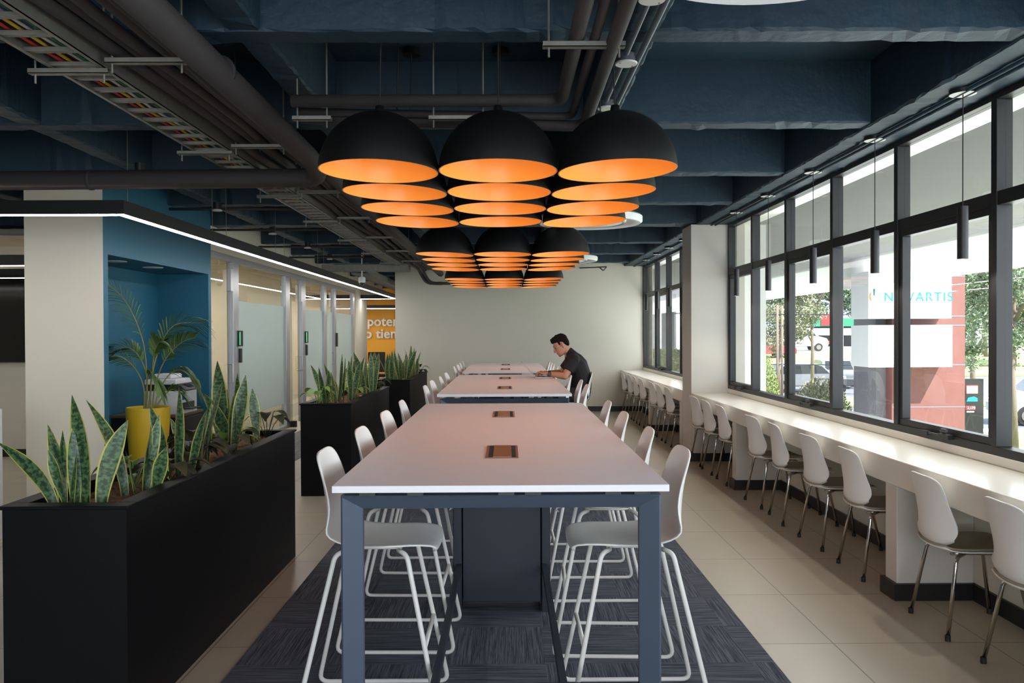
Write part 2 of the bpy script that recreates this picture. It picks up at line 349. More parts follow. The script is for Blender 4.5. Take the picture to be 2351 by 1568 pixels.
# end wall, cream, with dark skirting
o = MB().box(-2.29, 3.0, YF, YF+.18, 0, ZS).build('wall_end', 'cream'); structure(o, 'blank cream wall at the far end behind the tables', 'wall')
o = MB().box(-2.29, XW, YF-.02, YF, 0, .10).build('baseboard_end', 'plinth'); structure(o, 'black skirting along the cream end wall', 'skirting')
# yellow room behind the opening
o = MB().box(-11, 3.0, 26.3, 26.5, 0, ZS).build('wall_yellow', 'yellow'); structure(o, 'mustard yellow wall seen through the corridor opening', 'wall')
o = MB().box(-2.29, -2.2, YF+.18, 26.3, 0, ZS).build('wall_corridor', 'cream'); structure(o, 'corridor side wall behind the cream end wall', 'wall')
# left boundary, back boundary
o = MB().box(-11.1, -11, -3.6, 26.5, 0, ZS).build('wall_left', 'cream'); structure(o, 'cream wall closing the left of the building', 'wall')
mb = MB(); mb.box(-11, -2.8, -3.7, -3.55, 0, ZS); mb.box(3.0, 3.6, -3.7, -3.55, 0, ZS); mb.box(-2.8, 3.0, -3.7, -3.55, 0, .6); mb.box(-2.8, 3.0, -3.7, -3.55, 2.9, ZS)
o = mb.build('wall_back', 'cream'); structure(o, 'cream wall with wide glazing behind the viewer', 'wall')
# meeting area on the left: cream wall with the screen
mb = MB(); mb.box(-11, -4.30, 11.0, 11.15, 0, ZS)
o = mb.build('wall_meeting', 'cream'); structure(o, 'cream wall behind the large dark screen', 'wall')
o = MB().box(-11, -4.30, 10.98, 11.0, 0, .10).build('baseboard_meeting', 'plinth'); structure(o, 'black skirting under the dark screen wall', 'skirting')
# blue niche block
mb = MB(); K = [0, 0, 1, 1, 0, 2]
mb.box(-4.30, -3.60, 7.41, 7.50, 0, ZS, mats=[0, 0, 0, 1, 0, 1]); mb.box(-4.30, -3.60, 10.01, 10.10, 0, ZS, mats=[0, 0, 1, 0, 0, 1])
mb.box(-4.30, -4.21, 7.50, 10.01, 0, ZS, mats=[0, 0, 0, 0, 0, 1]); mb.box(-4.21, -3.60, 7.50, 10.01, 2.335, ZS, mats=[1, 1, 1, 1, 1, 1])
o = mb.build('wall_niche', ['cream', 'blue']); structure(o, 'teal blue wall block with printer niche and cream end', 'wall')
for i, (x, y) in enumerate(((-3.86, 8.2), (-3.82, 8.97))):
    o = MB().lathe([(.0001, -.006), (.10, -.006), (.105, 0)], (x, y, 2.335), 24).build('downlight', 'disc')
    tag(o, ['round recessed downlight over the palm in the blue niche', 'round recessed downlight over the printer in the blue niche'][i], 'downlight', 'downlights in the blue niche')
# glass partition
XP = -3.81
mb = MB(); mb.box(XP-.06, XP+.06, 10.1, 25, 2.68, ZS); mb.box(XP-.06, XP+.06, 20.6, 22.2, 0, 2.68)
o = mb.build('wall_partition', 'cream'); structure(o, 'cream wall band over the glass meeting room fronts', 'wall')
mb = MB(); mb.box(-8.6, XP-.1, 15.0, 15.08, 0, ZS); mb.box(-8.7, -8.6, 10.1, 25, 0, ZS); mb.box(-8.6, XP-.06, 22.1, 22.2, 0, ZS)
o = mb.build('wall_offices', 'office'); structure(o, 'cream inner walls of the glazed meeting rooms', 'wall')
posts = [(11.42, 11.66), (14.14, 14.52), (15.27, 15.52), (17.1, 17.45), (18.1, 18.4), (20.3, 20.6)]
tr = thing('trim_3', 'silver aluminium framing of the glass partition', 'frame', (XP, 10.1, 0), kind='structure')
MB().box(-.04, .04, 0, 10.5, 2.60, 2.68).build('head_rail', 'alu', tr); MB().box(-.04, .04, 1.56, 4.04, 0, .05).build('base_rail', 'alu', tr); MB().box(-.04, .04, 5.3, 10.2, 0, .05).build('base_rail', 'alu', tr)
for a, b in posts: MB().box(-.045, .045, a-10.1, b-10.1 if b-a < .26 else b-10.1-.12, 0, 2.6).build('post', 'alu', tr, bevel=.004)
def glass_bay(n, a, b, film, label, door):
    t = thing(('door_%d' if door else 'window_%d') % n, label, 'door' if door else 'window', (XP, a, 0), kind='structure')
    L = b-a; z0 = .05
    if film:
        MB().box(-.005, .005, 0, L, 2.08, 2.6).build('clear_pane', 'part_glass', t); MB().box(-.005, .005, 0, L, .42, 2.08).build('frosted_pane', 'frost', t); MB().box(-.005, .005, 0, L, z0, .42).build('clear_pane', 'part_glass', t)
    else: MB().box(-.005, .005, 0, L, z0, 2.6).build('clear_pane', 'part_glass', t)
    if door:
        MB().box(-.02, .02, L-.025, L-.002, .02, 2.58).build('door_stile', 'alu', t)
        MB().box(.012, .06, L-.14, L-.05, 2.2, 2.5).build('door_closer', 'alu', t)
        MB().tube(fillet([(.01, L-.09, .95), (.06, L-.09, .95), (.06, L-.09, 1.2), (.01, L-.09, 1.2)], .02), .012).build('door_handle', 'alu', t)
    return t
glass_bay(1, 10.11, 11.42, False, 'clear glass door beside the blue niche block', True)
glass_bay(3, 11.66, 14.14, True, 'wide frosted glass panel between the two glazed doors', False)
glass_bay(2, 14.40, 15.27, False, 'clear glass door past the wide frosted panel', True)
glass_bay(4, 15.52, 17.1, True, 'frosted glass panel after the second glazed door', False)
glass_bay(3, 17.33, 18.1, True, 'frosted glass door at the far end of the partition', True)
glass_bay(5, 18.28, 20.3, True, 'last frosted glass panel before the cream pier', False)
for i, (y, z) in enumerate(((11.60, 1.53), (15.45, 1.53), (18.22, 1.53))):
    t = thing('card_reader', ['black card reader with green light beside the first glass door', 'black card reader with green light beside the second glass door', 'slim black card reader at the last glass door'][i], 'card reader', (XP+.046, y, z))
    if i < 2:
        MB().box(0, .03, -.02, .14, -.09, .13).build('body', 'black', t, bevel=.005); MB().box(.028, .034, -.015, .0, -.07, .11).build('indicator', 'green_led', t)
        MB().box(0, .03, .03, .10, -.32, -.12).build('lock_plate', 'black', t, bevel=.004)
    else: MB().box(0, .03, 0, .10, -.2, .1).build('body', 'black', t, bevel=.004)
o = MB().box(XP+.05, XP+.15, 14.34, 14.42, 0, .1).build('door_stop', 'rubber'); tag(o, 'black door stop on the floor by the glass partition post', 'door stop')
o = MB().box(-8.6, XP-.06, 10.1, 22.1, 2.78, 2.82).build('ceiling_bounce', 'office'); structure(o, 'pale bounce ceiling added inside the glazed meeting rooms', 'ceiling')  # pale panel added to throw the office light back down
# window wall: sill wall, column, wing walls
mb = MB(); mb.box(XW, 3.0, -3.6, YF, 0, .885)
o = mb.build('wall_right', 'cream'); structure(o, 'cream parapet wall under the window counter', 'wall')
o = MB().box(XW-.005, 3.02, -3.6, YF, .845, .897).build('trim_4', 'counter', bevel=.004); structure(o, 'white sill strip under the window frames', 'sill')
o = MB().box(2.335, 3.02, 10.48, 11.0, 0, ZB-.012).build('wall_column', 'white_wall', bevel=.006); structure(o, 'white rendered column between the two window bays', 'column')
mb = MB(); mb.box(2.31, 2.335, 10.45, 11.0, 0, .10); mb.box(2.31, 2.8, 10.455, 10.48, 0, .10)
o = mb.build('baseboard_column', 'plinth'); structure(o, 'black skirting round the white column', 'skirting')
def window(n, ys, sash, label, z0=.897, zt0=2.33, zt1=2.41, z1=2.985):
    t = thing('window_%d' % n, label, 'window', (XW, ys[0], z0), kind='structure'); y0 = ys[0]; L = ys[-1]-y0
    d0, d1 = .0, .09; H = z1-z0; A, B = zt0-z0, zt1-z0
    fr = MB(); fr.box(d0, d1, 0, L, 0, .05); fr.box(d0, d1, 0, L, H-.05, H); fr.box(d0, d1, 0, .05, .05, H-.05); fr.box(d0, d1, L-.05, L, .05, H-.05)
    fr.build('frame', 'bronze', t, bevel=.003)
    MB().box(d0+.002, d1-.002, .05, L-.05, A, B).build('transom', 'bronze', t, bevel=.003)
    for y in ys[1:-1]: MB().box(d0-.004, d1, y-y0-.028, y-y0+.028, .05, H-.05).build('mullion', 'bronze', t, bevel=.003)
    for i in range(len(ys)-1):
        a, b = ys[i]-y0+.03, ys[i+1]-y0-.03
        MB().box(.045, .051, a, b, B, H-.05).build('upper_pane', 'pane_up', t); p = MB().box(.045, .051, a, b, .05, A).build('lower_pane', 'pane', t)
        if i in sash:
            s = MB(); w = .045; s.box(.01, .07, a, b, .05, .05+w); s.box(.01, .07, a, b, A-w, A); s.box(.01, .07, a, a+w, .05+w, A-w); s.box(.01, .07, b-w, b, .05+w, A-w)
            s = s.build('sash', 'bronze', t, bevel=.003); c = (a+b)/2
            k = MB(); k.box(-.03, .01, c-.16, c-.04, .03, .06); k.tube(fillet([(-.02, c-.1, .06), (-.045, c-.1, .085), (-.045, c-.17, .09)], .02), .011); k.box(-.03, .01, c+.1, c+.2, .03, .055); k.tube([(-.02, c-.1, .045), (-.02, c+.15, .045)], .008)
            k.build('crank_handle', 'black', s)
    return t
Y1 = [-3.4, -2.25, -1.1, .05, 1.2, 2.35, 3.5, 4.74, 5.94, 7.12, 8.3, 9.45, 10.48]
window(1, Y1, {7, 9, 11, 5, 3}, 'long dark framed window with three cranked sashes before the white column', )
window(2, [11.0, 12.2, 13.36, 14.5, 15.62, YF], {1, 3}, 'short dark framed window between white column and end wall')
t = thing('window_6', 'wide glazing behind the viewer', 'window', (-2.8, -3.62, .6), kind='structure'); MB().box(.05, 5.75, .0, .006, .05, 2.25).build('pane', 'pane', t)
fr = MB(); fr.box(0, 5.8, -.03, .05, 0, .05); fr.box(0, 5.8, -.03, .05, 2.25, 2.3)
for k in range(6): fr.box(k*1.15, k*1.15+.05, -.03, .05, .05, 2.25)
fr.build('frame', 'bronze', t)
# counter along the windows
def counter(name, y0, y1, panels, label):
    t = thing(name, label, 'counter', (2.335, y0, 0))
    MB().box(0, XW-2.335-.001, 0, y1-y0, .68, .84).build('worktop', 'counter', t, bevel=.006)
    for a, b in panels:
        MB().box(0, XW-2.335-.001, a-y0, b-y0, 0, .68).build('support_panel', 'white_wall', t, bevel=.004)
        MB().box(-.025, XW-2.335-.001, a-y0-.025, b-y0+.02, 0, .10).build('plinth', 'plinth', t)
    return t
counter('window_counter', -1.5, 10.46, [(.9, 1.05), (4.94, 5.09), (8.43, 8.57), (10.33, 10.45)], 'long cream window counter on panel supports, running up to the white column')
counter('window_counter', 11.0, YF-.002, [(11.02, 11.2), (13.52, 13.66)], 'cream window counter between the white column and end wall')
o = MB().box(XW-.02, XW, -3.5, YF, 0, .10).build('baseboard_right', 'plinth'); structure(o, 'black skirting under the window counter', 'skirting')

# ------------------------------------------------------------------ tables, power boxes, stools
def make_table(label):
    L, Wd = 3.56, 1.243; t = thing('high_table', label, 'table', group='white high tables')
    MB().box(-Wd/2, Wd/2, 0, L, 1.024, 1.05).build('tabletop', 'laminate', t, bevel=.002)
    def loop(y):
        m_ = MB(); x0 = Wd/2-.022; w = .078; d = .062; zt = 1.004; th = .056
        out = [(-x0, .0), (-x0, zt), (x0, zt), (x0, 0)]; inn = [(-x0+w, .0), (-x0+w, zt-th), (x0-w, zt-th), (x0-w, 0)]
        # chamfered section: front face set in, mitred corners
        rows = []
        for k in range(4):
            o_, i_ = out[k], inn[k]
            if k in (1, 2): o_, i_ = Vector((o_[0], 0, o_[1])), Vector((i_[0], 0, i_[1]))
            else: o_, i_ = Vector((o_[0], 0, 0)), Vector((i_[0], 0, 0))
            c = o_+(i_-o_)*.10; e = o_+(i_-o_)*.97
            rows.append([o_+Vector((0, y+.008, 0)), c+Vector((0, y, 0)), e+Vector((0, y+.042, 0)), i_+Vector((0, y+.046, 0)), i_+Vector((0, y+d, 0)), o_+Vector((0, y+d, 0)), o_+Vector((0, y+.008, 0))])
        m_.grid(rows); return m_
    loop(.045).build('leg_frame', 'steel', t); 
    m2 = loop(.045); m2.v = [(x, L-y, z) for x, y, z in m2.v]; m2.build('leg_frame', 'steel', t)
    for x in (-.5, -.32, .02, .12, .42, .53): MB().box(x-.03, x+.03, .05, .09, 1.004, 1.024).build('spacer', 'black', t)
    MB().box(-.55, -.51, .095, L-.095, .955, 1.004).build('side_rail', 'steel', t); MB().box(.51, .55, .095, L-.095, .955, 1.004).build('side_rail', 'steel', t)
    for x in (-.257, .235): MB().box(x-.014, x+.014, .095, 1.70, .245, .285).build('foot_rail', 'dpanel', t); MB().box(x-.014, x+.014, 1.92, L-.095, .245, .285).build('foot_rail', 'dpanel', t)
    MB().box(-.52, .52, .06, .085, .245, .285).build('cross_rail', 'dpanel', t); MB().box(-.52, .52, L-.085, L-.06, .245, .285).build('cross_rail', 'dpanel', t)
    p = MB().box(-.235, .215, 1.72, 1.90, .06, 1.02).build('cable_pedestal', 'dpanel', t, bevel=.004)
    for x in (-.29, .22): MB().box(x, x+.05, 1.71, 1.91, .0, 1.02).build('pedestal_post', 'dpanel', t, bevel=.004)
    for yb in (.86, 2.66):
        b = MB().box(-.075, .075, yb-.2, yb+.2, 1.05, 1.0535).build('power_box', 'taupe', t, bevel=.0015)
        MB().box(-.040, .043, yb-.19, yb+.19, 1.0535, 1.056).build('flap', 'taupe', b)
        MB().box(-.062, -.041, yb-.185, yb+.185, 1.0535, 1.0545).build('brush_strip', 'brush', b); MB().box(.044, .063, yb-.185, yb+.185, 1.0535, 1.0545).build('brush_strip', 'brush', b)
    return t
XT = -.025
table1 = make_table('white high table with bare top in front of the laptop table'); table1.location = (XT, 3.04, 0)
dup(table1, (XT, 7.62, 0), 0, 'white high table with the open laptop on it'); dup(table1, (XT, 12.0, 0), 0, 'white high table closest to the blank cream wall')

def shell(prof, edge, nv=11, expo=2.0):
    rows = []
    for (x, z, w), (ex, ez) in zip(prof, edge):
        rows.append([(x+ex*abs(v)**expo, w*math.copysign(abs(v)**.92, v) if v else 0, z+ez*abs(v)**expo) for v in [2*j/(nv-1)-1 for j in range(nv)]])
    return rows
def make_stool():
    t = thing('bar_stool', '', 'stool', group='white bar stools at the high tables')
    prof = [(.262, .700, .150), (.285, .716, .172), (.262, .734, .192), (.17, .736, .208), (.06, .728, .216), (-.05, .724, .220), (-.125, .736, .224), (-.172, .772, .226), (-.192, .83, .212),
            (-.200, .90, .202), (-.208, .97, .197), (-.217, 1.035, .190), (-.224, 1.078, .176), (-.228, 1.101, .150), (-.230, 1.112, .112), (-.2305, 1.116, .06)]
    edge = [(-.01, .004), (-.01, .006), (0, .010), (0, .014), (0, .016), (0, .022), (-.006, .03), (-.006, .026), (.030, .01), (.045, 0), (.040, 0), (.026, 0), (.016, 0), (.008, 0), (.004, 0), (0, 0)]
    MB().grid(shell(prof, edge)).build('shell', 'plast', t, smooth=True, solid=.011, sub=1)
    for s in (-1, 1):
        MB().tube(fillet([(-.11, s*.12, .707), (-.145, s*.165, .70), (-.305, s*.235, .012), (.29, s*.235, .012), (.15, s*.165, .70), (.11, s*.12, .707)], .045), .0105, 8).build('leg_loop', 'wire', t, smooth=True)
    k = (.70-.33)/(.70-.012); xf = .15+(.29-.15)*k; yf = .165+(.235-.165)*k
    MB().tube([(xf, -yf, .33), (xf, yf, .33)], .010).build('footrest', 'wire', t, smooth=True)
    s_ = MB(); s_.tube([(-.11, -.12, .707), (-.11, .12, .707)], .010); s_.tube([(.11, -.12, .707), (.11, .12, .707)], .010)
    for y in (-.08, -.03, .03, .08): s_.tube([(-.11, y, .708), (.11, y, .708)], .006)
    s_.build('seat_support', 'wire', t, smooth=True)
    return t
stool0 = make_stool(); used = [False]
def stool(x, y, rz, label, dr=0):
    o = stool0
    if used[0]: dup(stool0, (x, y, 0), rz+dr, label)
    else: used[0] = True; o.location = (x, y, 0); o.rotation_euler = (0, 0, rz); o['label'] = label
tabs = ['bare front table', 'laptop table', 'end wall table']
SL = [[(3.56, -.565), (4.37, -.555), (5.27, -.56), (6.12, -.56)], [(7.86, -.56), (8.70, -.575), (9.5, -.55), (10.4, -.55)], [(12.35, -.57), (13.0, -.555), (13.75, -.56), (14.6, -.56)]]
SR = [[(3.56, .535), (4.30, .52), (5.15, .51), (6.0, .515)], [(7.92, .545), (8.72, .56), (9.65, .52), (10.45, .84)], [(12.35, .53), (13.1, .52), (13.8, .52), (14.5, .52)]]
for ti in range(3):
    for k, (y, x) in enumerate(SL[ti]):
        stool(x, y, 0, 'white bar stool, planter side of the %s, %s from its near end' % (tabs[ti], ORD[k]), rnd.uniform(-.05, .05) if k else 0)
    for k, (y, x) in enumerate(SR[ti]):
        lab = 'white bar stool pulled out from the laptop table under the seated man' if (ti, k) == (1, 3) else 'white bar stool, window side of the %s, %s from its near end' % (tabs[ti], ORD[k])
        stool(x, y, PI, lab, rnd.uniform(-.05, .05) if k and (ti, k) != (1, 3) else 0)

# ------------------------------------------------------------------ chairs at the window counter
def make_chair():
    t = thing('cafe_chair', '', 'chair', group='white chairs at the window counter')
    sp = [(.205, .425, .165), (.228, .440, .185), (.205, .455, .200), (.10, .450, .210), (0, .443, .212), (-.10, .440, .212), (-.175, .440, .205), (-.222, .452, .185), (-.232, .462, .165)]
    MB().grid(shell(sp, [(-.01, 0), (-.01, 0), (0, .004), (0, .01), (0, .014), (0, .018), (.004, .018), (.02, .018), (.03, .015)])).build('seat', 'plast', t, smooth=True, solid=.010, sub=1)
    bp = [(-.196, .452, .195), (-.226, .480, .213), (-.236, .525, .213), (-.238, .58, .206), (-.241, .65, .199), (-.245, .71, .194), (-.252, .765, .189), (-.258, .800, .182), (-.260, .820, .165), (-.262, .830, .13), (-.2625, .833, .08)]
    be = [(.030, .060), (.034, .040), (.070, .016), (.082, .004), (.056, 0), (.040, 0), (.032, 0), (.024, 0), (.014, 0), (.006, -.001), (0, 0)]
    MB().grid(shell(bp, be, 11, 2.2)).build('backrest', 'plast', t, smooth=True, solid=.010, sub=1)
    pp = [(x, z+.012, w*.93) for x, z, w in sp[2:]]
    MB().grid(shell(pp, [(0, .004), (0, .01), (0, .014), (0, .016), (.006, .016), (.02, .014), (.03, .012)])).build('seat_pad', 'pad', t, smooth=True, solid=.014, sub=1)
    for sx in (-1, 1):
        for sy in (-1, 1):
            l = MB().tube(fillet([(sx*.08, sy*.10, .425), (sx*.15, sy*.165, .420), (sx*.22, sy*.215, .012)], .03), .0105, 10).build('leg', 'chrome', t, smooth=True)
            MB().cyl((sx*.22, sy*.215, 0), .014, 0, .03, 12).build('foot_cap', 'rubber', l, smooth=True)
    MB().tube([(-.15, -.10, .424), (-.08, -.10, .426), (.08, -.10, .426), (.15, -.10, .424)], .008).tube([(-.08, .10, .426), (.08, .10, .426)], .008).tube([(-.08, -.1, .426), (-.08, .1, .426)], .008).tube([(.08, -.1, .426), (.08, .1, .426)], .008).build('seat_frame', 'chrome', t, smooth=True)
    return t
ch0 = make_chair(); cu = [False]
def chair(y, x, label, dr=0):
    if cu[0]: dup(ch0, (x, y, 0), dr, label)
    else: cu[0] = True; ch0.location = (x, y, 0); ch0['label'] = label; ch0.rotation_euler = (0, 0, dr)
CY = [(10.12, 'closest to the white column, in the first bay of the long counter'), (9.52, 'in the middle of the three seats next to the white column'), (8.86, 'beside the counter panel, third from the white column'),
      (7.74, 'just past the second counter panel, fourth from the white column'), (7.06, 'fifth from the white column at the long counter'), (6.28, 'sixth from the white column at the long counter'), (5.53, 'just behind the thick counter panel, seventh from the white column'),
      (4.50, 'just in front of the thick counter panel, eighth from the white column'), (3.78, 'cut off at the picture edge, ninth from the white column')]
for i, (y, l) in enumerate(CY): chair(y-.02, 2.515, 'white cafe chair ' + l, rnd.uniform(-.06, .06))
C2 = [(16.35, 'closest to the cream end wall'), (15.55, 'second from the cream end wall'), (14.83, 'third from the cream end wall'), (14.15, 'fourth from the cream end wall'), (13.12, 'fifth from the cream end wall'), (12.5, 'sixth from the cream end wall'), (11.8, 'next to the far side of the white column')]
for y, l in C2: chair(y-.02, 2.515, 'white cafe chair at the short counter, ' + l, rnd.uniform(-.05, .05))

# ------------------------------------------------------------------ dome lamps
D = .58; R0 = D/2
def make_dome():
    t = thing('dome_lamp', '', 'pendant lamp', group='black dome lamps with orange insides')
    n = 16; prof = []; mi = []
    for k in range(n+1):
        a = PI/2*k/n; prof.append((max(.001, R0*math.sin(a)), R0*math.cos(a)))
    for k in range(n, -1, -1):
        a = PI/2*k/n; prof.append((max(.001, (R0-.006)*math.sin(a)), (R0-.006)*math.cos(a)))
    MB().lathe(prof, n=48, mats=[0]*n+[1]*(n+1)).build('shade', ['dome_out', 'dome_in'], t, smooth=True, recalc=False, auto=.9)
    cp = MB(); cp.lathe([(.001, R0+.03), (.02, R0+.03), (.026, R0-.004)], n=16); cp.build('cap', 'dome_out', t, smooth=True)
    MB().tube([(0, 0, R0+.03), (0, 0, ZS-2.40-.03)], .004, 6).build('cable', 'rubber', t)
    MB().cyl((0, 0, 0), .055, ZS-2.40-.035, ZS-2.40, 20).build('ceiling_rose', 'dome_out', t, smooth=True, auto=.6)
    s = MB().cyl((0, 0, 0), .022, R0-.085, R0-.004, 14).build('socket', 'dome_in', t, smooth=True, auto=.6)
    MB().ball((0, 0, R0-.115), .035, 12).build('bulb', 'bulb', t, smooth=True)
    d = bpy.data.lights.new('bulb_light', 'POINT'); d.energy = .62; d.color = (1, .95, .90); d.shadow_soft_size = .035
    l = bpy.data.objects.new('bulb_light', d); C.objects.link(l); l.parent = t; l.location = (0, 0, R0-.17)
    return t
dome0 = make_dome(); du = False
rows = [4.05, 4.635, 5.22, 5.805]
clus = [(0., 'over the bare near table'), (4.27, 'over the laptop table'), (8.11, 'over the end wall table')]
for ci, (dy, cl) in enumerate(clus):
    for ri, y in enumerate(rows):
        for k in range(3):
            lab = 'black dome lamp, orange inside, %s, %s in %s row' % (cl, ['planter side', 'middle', 'window side'][k], ORD[ri])
            loc = (-.04+(k-1)*D*1.005, y+dy, 2.40-.004*ri)
            if not du: o = dome0; o.location = loc; o['label'] = lab; du = True
            else: o = dup(dome0, loc, 0, lab)
            o.rotation_euler = (rnd.uniform(-.012, .012), [.03, 0, -.03][k]+rnd.uniform(-.012, .012), 0)

# ------------------------------------------------------------------ tube pendants at the window
def make_tube():
    t = thing('tube_pendant', '', 'pendant lamp', group='black tube pendants along the windows')
    MB().cyl((0, 0, 0), .072, .93, .955, 24).build('canopy', 'black', t, smooth=True, auto=.6); MB().disc((0, 0, .9295), .070, 24, 0, False).build('canopy_cover', 'disc', t)
    MB().cyl((0, 0, 0), .045, .955, ZB-.015-2.02, 16).build('mount', 'black', t, smooth=True, auto=.6)
    MB().tube([(0, 0, .30), (0, 0, .93)], .003, 6).build('cable', 'rubber', t)
    MB().lathe([(.0005, .30), (.029, .298), (.029, 0), (.025, 0), (.025, .05), (.0005, .05)], n=20).build('tube', 'black', t, smooth=True, auto=.6)
    d = bpy.data.lights.new('tube_light', 'SPOT'); d.energy = 20; d.color = (1, .95, .86); d.spot_size = math.radians(150); d.spot_blend = .35; d.shadow_soft_size = .022
    l = bpy.data.objects.new('tube_light', d); C.objects.link(l); l.parent = t; l.location = (0, 0, -.004)
    return t
tp0 = make_tube(); tps = [(4.68, 'opposite the thick counter panel'), (5.80, 'second from the thick counter panel'), (6.97, 'third from the thick counter panel'), (8.17, 'second from the white column'), (9.30, 'next to the white column'),
                         (12.07, 'just past the white column'), (13.14, 'second past the white column'), (14.2, 'third past the white column'), (15.3, 'closest to the cream end wall')]
for i, (y, l) in enumerate(tps):
    lab = 'slim black tube pendant before the window, ' + l
    if i == 0: tp0.location = (2.585, y, 2.02); tp0['label'] = lab
    else: dup(tp0, (2.585, y, 2.02), 0, lab)

# ------------------------------------------------------------------ linear LED lights
def led_run(name, pts, z, label, wires, key='led'):
    t = thing(name, label, 'linear light', (pts[0][0], pts[0][1], z))
    for (a, b) in zip(pts[:-1], pts[1:]):
        w = .03
        x0, x1, y0, y1 = min(a[0], b[0])-w-pts[0][0], max(a[0], b[0])+w-pts[0][0], min(a[1], b[1])-w-pts[0][1], max(a[1], b[1])+w-pts[0][1]
        MB().box(x0, x1, y0, y1, .006, .11).build('profile', 'black', t); MB().box(x0+.006, x1-.006, y0+.006, y1-.006, 0, .006).build('diffuser', key, t)
    for x, y in wires: MB().tube([(x-pts[0][0], y-pts[0][1], .11), (x-pts[0][0], y-pts[0][1], ZS-z)], .0025, 5).build('hanger_wire', 'galv', t)
    return t
led_run('linear_light', [(-2.87, 6.2), (-2.87, 21.2)], 2.5, 'long black linear light with bright strip along the glass partition', [(-2.87, y) for y in (6.3, 8.1, 8.5, 10.3, 10.7, 12.6, 13.0, 15, 17, 19)])
led_run('linear_light', [(-9.5, 6.2), (-2.93, 6.2)], 2.5, 'black linear light with bright strip crossing in front of the blue block', [(-4, 6.2), (-6, 6.2)])
led_run('linear_light', [(-8.2, 22.6), (-3.9, 22.6)], 2.62, 'unseen linear fill light added over the desk near the yellow wall', [(-4.2, 22.6)])  # hidden run added to brighten the yellow wall
led_run('linear_light', [(-9.9, 23.7), (-4.4, 23.7)], 2.62, 'second unseen linear fill light added over the yellow room', [(-4.6, 23.7)])  # another out-of-sight run added as fill for the yellow room
led_run('linear_light', [(-5.2, 21.3), (-2.8, 21.3)], 2.5, 'black linear light crossing before the yellow wall', [(-3.4, 21.3)])
led_run('linear_light', [(-10.2, 24.9), (-2.4, 24.9)], 2.36, 'lower black linear light close to the yellow wall', [(-3.4, 24.9)])
led_run('linear_light', [(-9.5, 9.8), (-5.4, 9.8)], 2.28, 'black linear light just above the dark screen', [(-6.3, 9.8)], 'led_dim')
led_run('linear_light', [(-9.5, 8.2), (-4.7, 8.2)], 2.29, 'black linear light in front of the dark screen', [(-5.2, 8.2)], 'led_dim')

led_run('linear_light', [(-5.6, 10.6), (-5.6, 14.4)], 2.62, 'added linear fill light inside the first glazed meeting room', [(-5.6, 11), (-5.6, 14)], 'led_office_fill')  # office runs are added fill, lifting the dim rooms behind the glass
led_run('linear_light', [(-7.2, 10.6), (-7.2, 14.4)], 2.62, 'second added linear fill light inside the first glazed meeting room', [(-7.2, 11)], 'led_office_fill')
led_run('linear_light', [(-5.6, 15.7), (-5.6, 21.4)], 2.62, 'added linear fill light inside the second glazed meeting room', [(-5.6, 16), (-5.6, 21)], 'led_office_fill')
led_run('linear_light', [(-7.2, 15.7), (-7.2, 21.4)], 2.62, 'second added linear fill light inside the second glazed meeting room', [(-7.2, 16)], 'led_office_fill')
# ------------------------------------------------------------------ dark screen, white cabinet edge on the left
t = thing('wall_screen', 'large dark wall screen in the meeting area', 'screen', (-7.5, 10.97, 1.25))
MB().box(-1.1, 1.17, -.05, .0, 0, 1.13).build('bezel', 'black', t, bevel=.004); MB().box(-1.085, 1.155, -.053, -.05, .02, 1.11).build('display', 'screen', t)
MB().box(-.4, .68, -.08, .0, -.10, -.03).build('sound_bar', 'black', t)
t = thing('white_cabinet', 'white low cabinet at the picture edge behind the first planter', 'cabinet', (-4.39, 6.0, 0))
MB().box(0, .545, 0, .32, .05, 1.05).build('body', 'printer', t, bevel=.006); MB().box(.02, .52, .02, .30, 0, .05).build('plinth', 'plinth', t)

# ------------------------------------------------------------------ planters and plants
def make_planter(label):
    L = 2.65; Wd = .50; t = thing('planter_box', label, 'planter', group='black planter boxes')
    m = MB(); w = .03
    m.box(0, Wd, 0, w, 0, .905); m.box(0, Wd, L-w, L, 0, .905); m.box(0, w, w, L-w, 0, .905); m.box(Wd-w, Wd, w, L-w, 0, .905); m.box(w, Wd-w, w, L-w, 0, .05)
    m.build('box', 'planter', t)
    r = MB(); q = .012; i = .07
    r.box(-q, Wd+q, -q, i, .905, .92); r.box(-q, Wd+q, L-i, L+q, .905, .92); r.box(-q, i, i, L-i, .905, .92); r.box(Wd-i, Wd+q, i, L-i, .905, .92)
    r.build('rim', 'planter', t, bevel=.004)
    rr = random.Random(3); G = []
    for a in range(60):
        G.append([(w+(Wd-2*w)*b/14, w+(L-2*w)*a/59, .845+rr.uniform(-.012, .018)+.02*math.sin(b/14*PI)) for b in range(15)])
    mg = MB().grid(G)
    for _ in range(420):
        cx, cy, cz = rr.uniform(w+.02, Wd-w-.02), rr.uniform(w+.02, L-w-.02), .862+rr.uniform(-.006, .006); a = rr.uniform(0, PI); l, b_ = rr.uniform(.008, .02), rr.uniform(.004, .009); u_ = Vector((math.cos(a), math.sin(a), rr.uniform(-.4, .4)))*l; v_ = Vector((-math.sin(a), math.cos(a), rr.uniform(-.3, .3)))*b_; n_ = Vector((0, 0, .004)); p = Vector((cx, cy, cz))
        mg.add([p-u_-v_, p+u_-v_, p+u_+v_, p-u_+v_, p-u_*.8-v_*.8+n_, p+u_*.8-v_*.8+n_, p+u_*.8+v_*.8+n_, p-u_*.8+v_*.8+n_], [(4, 5, 6, 7), (0, 1, 5, 4), (1, 2, 6, 5), (2, 3, 7, 6), (3, 0, 4, 7)])
    s = mg.build('bark_mulch', 'mulch', t); s['kind'] = 'stuff'
    return t
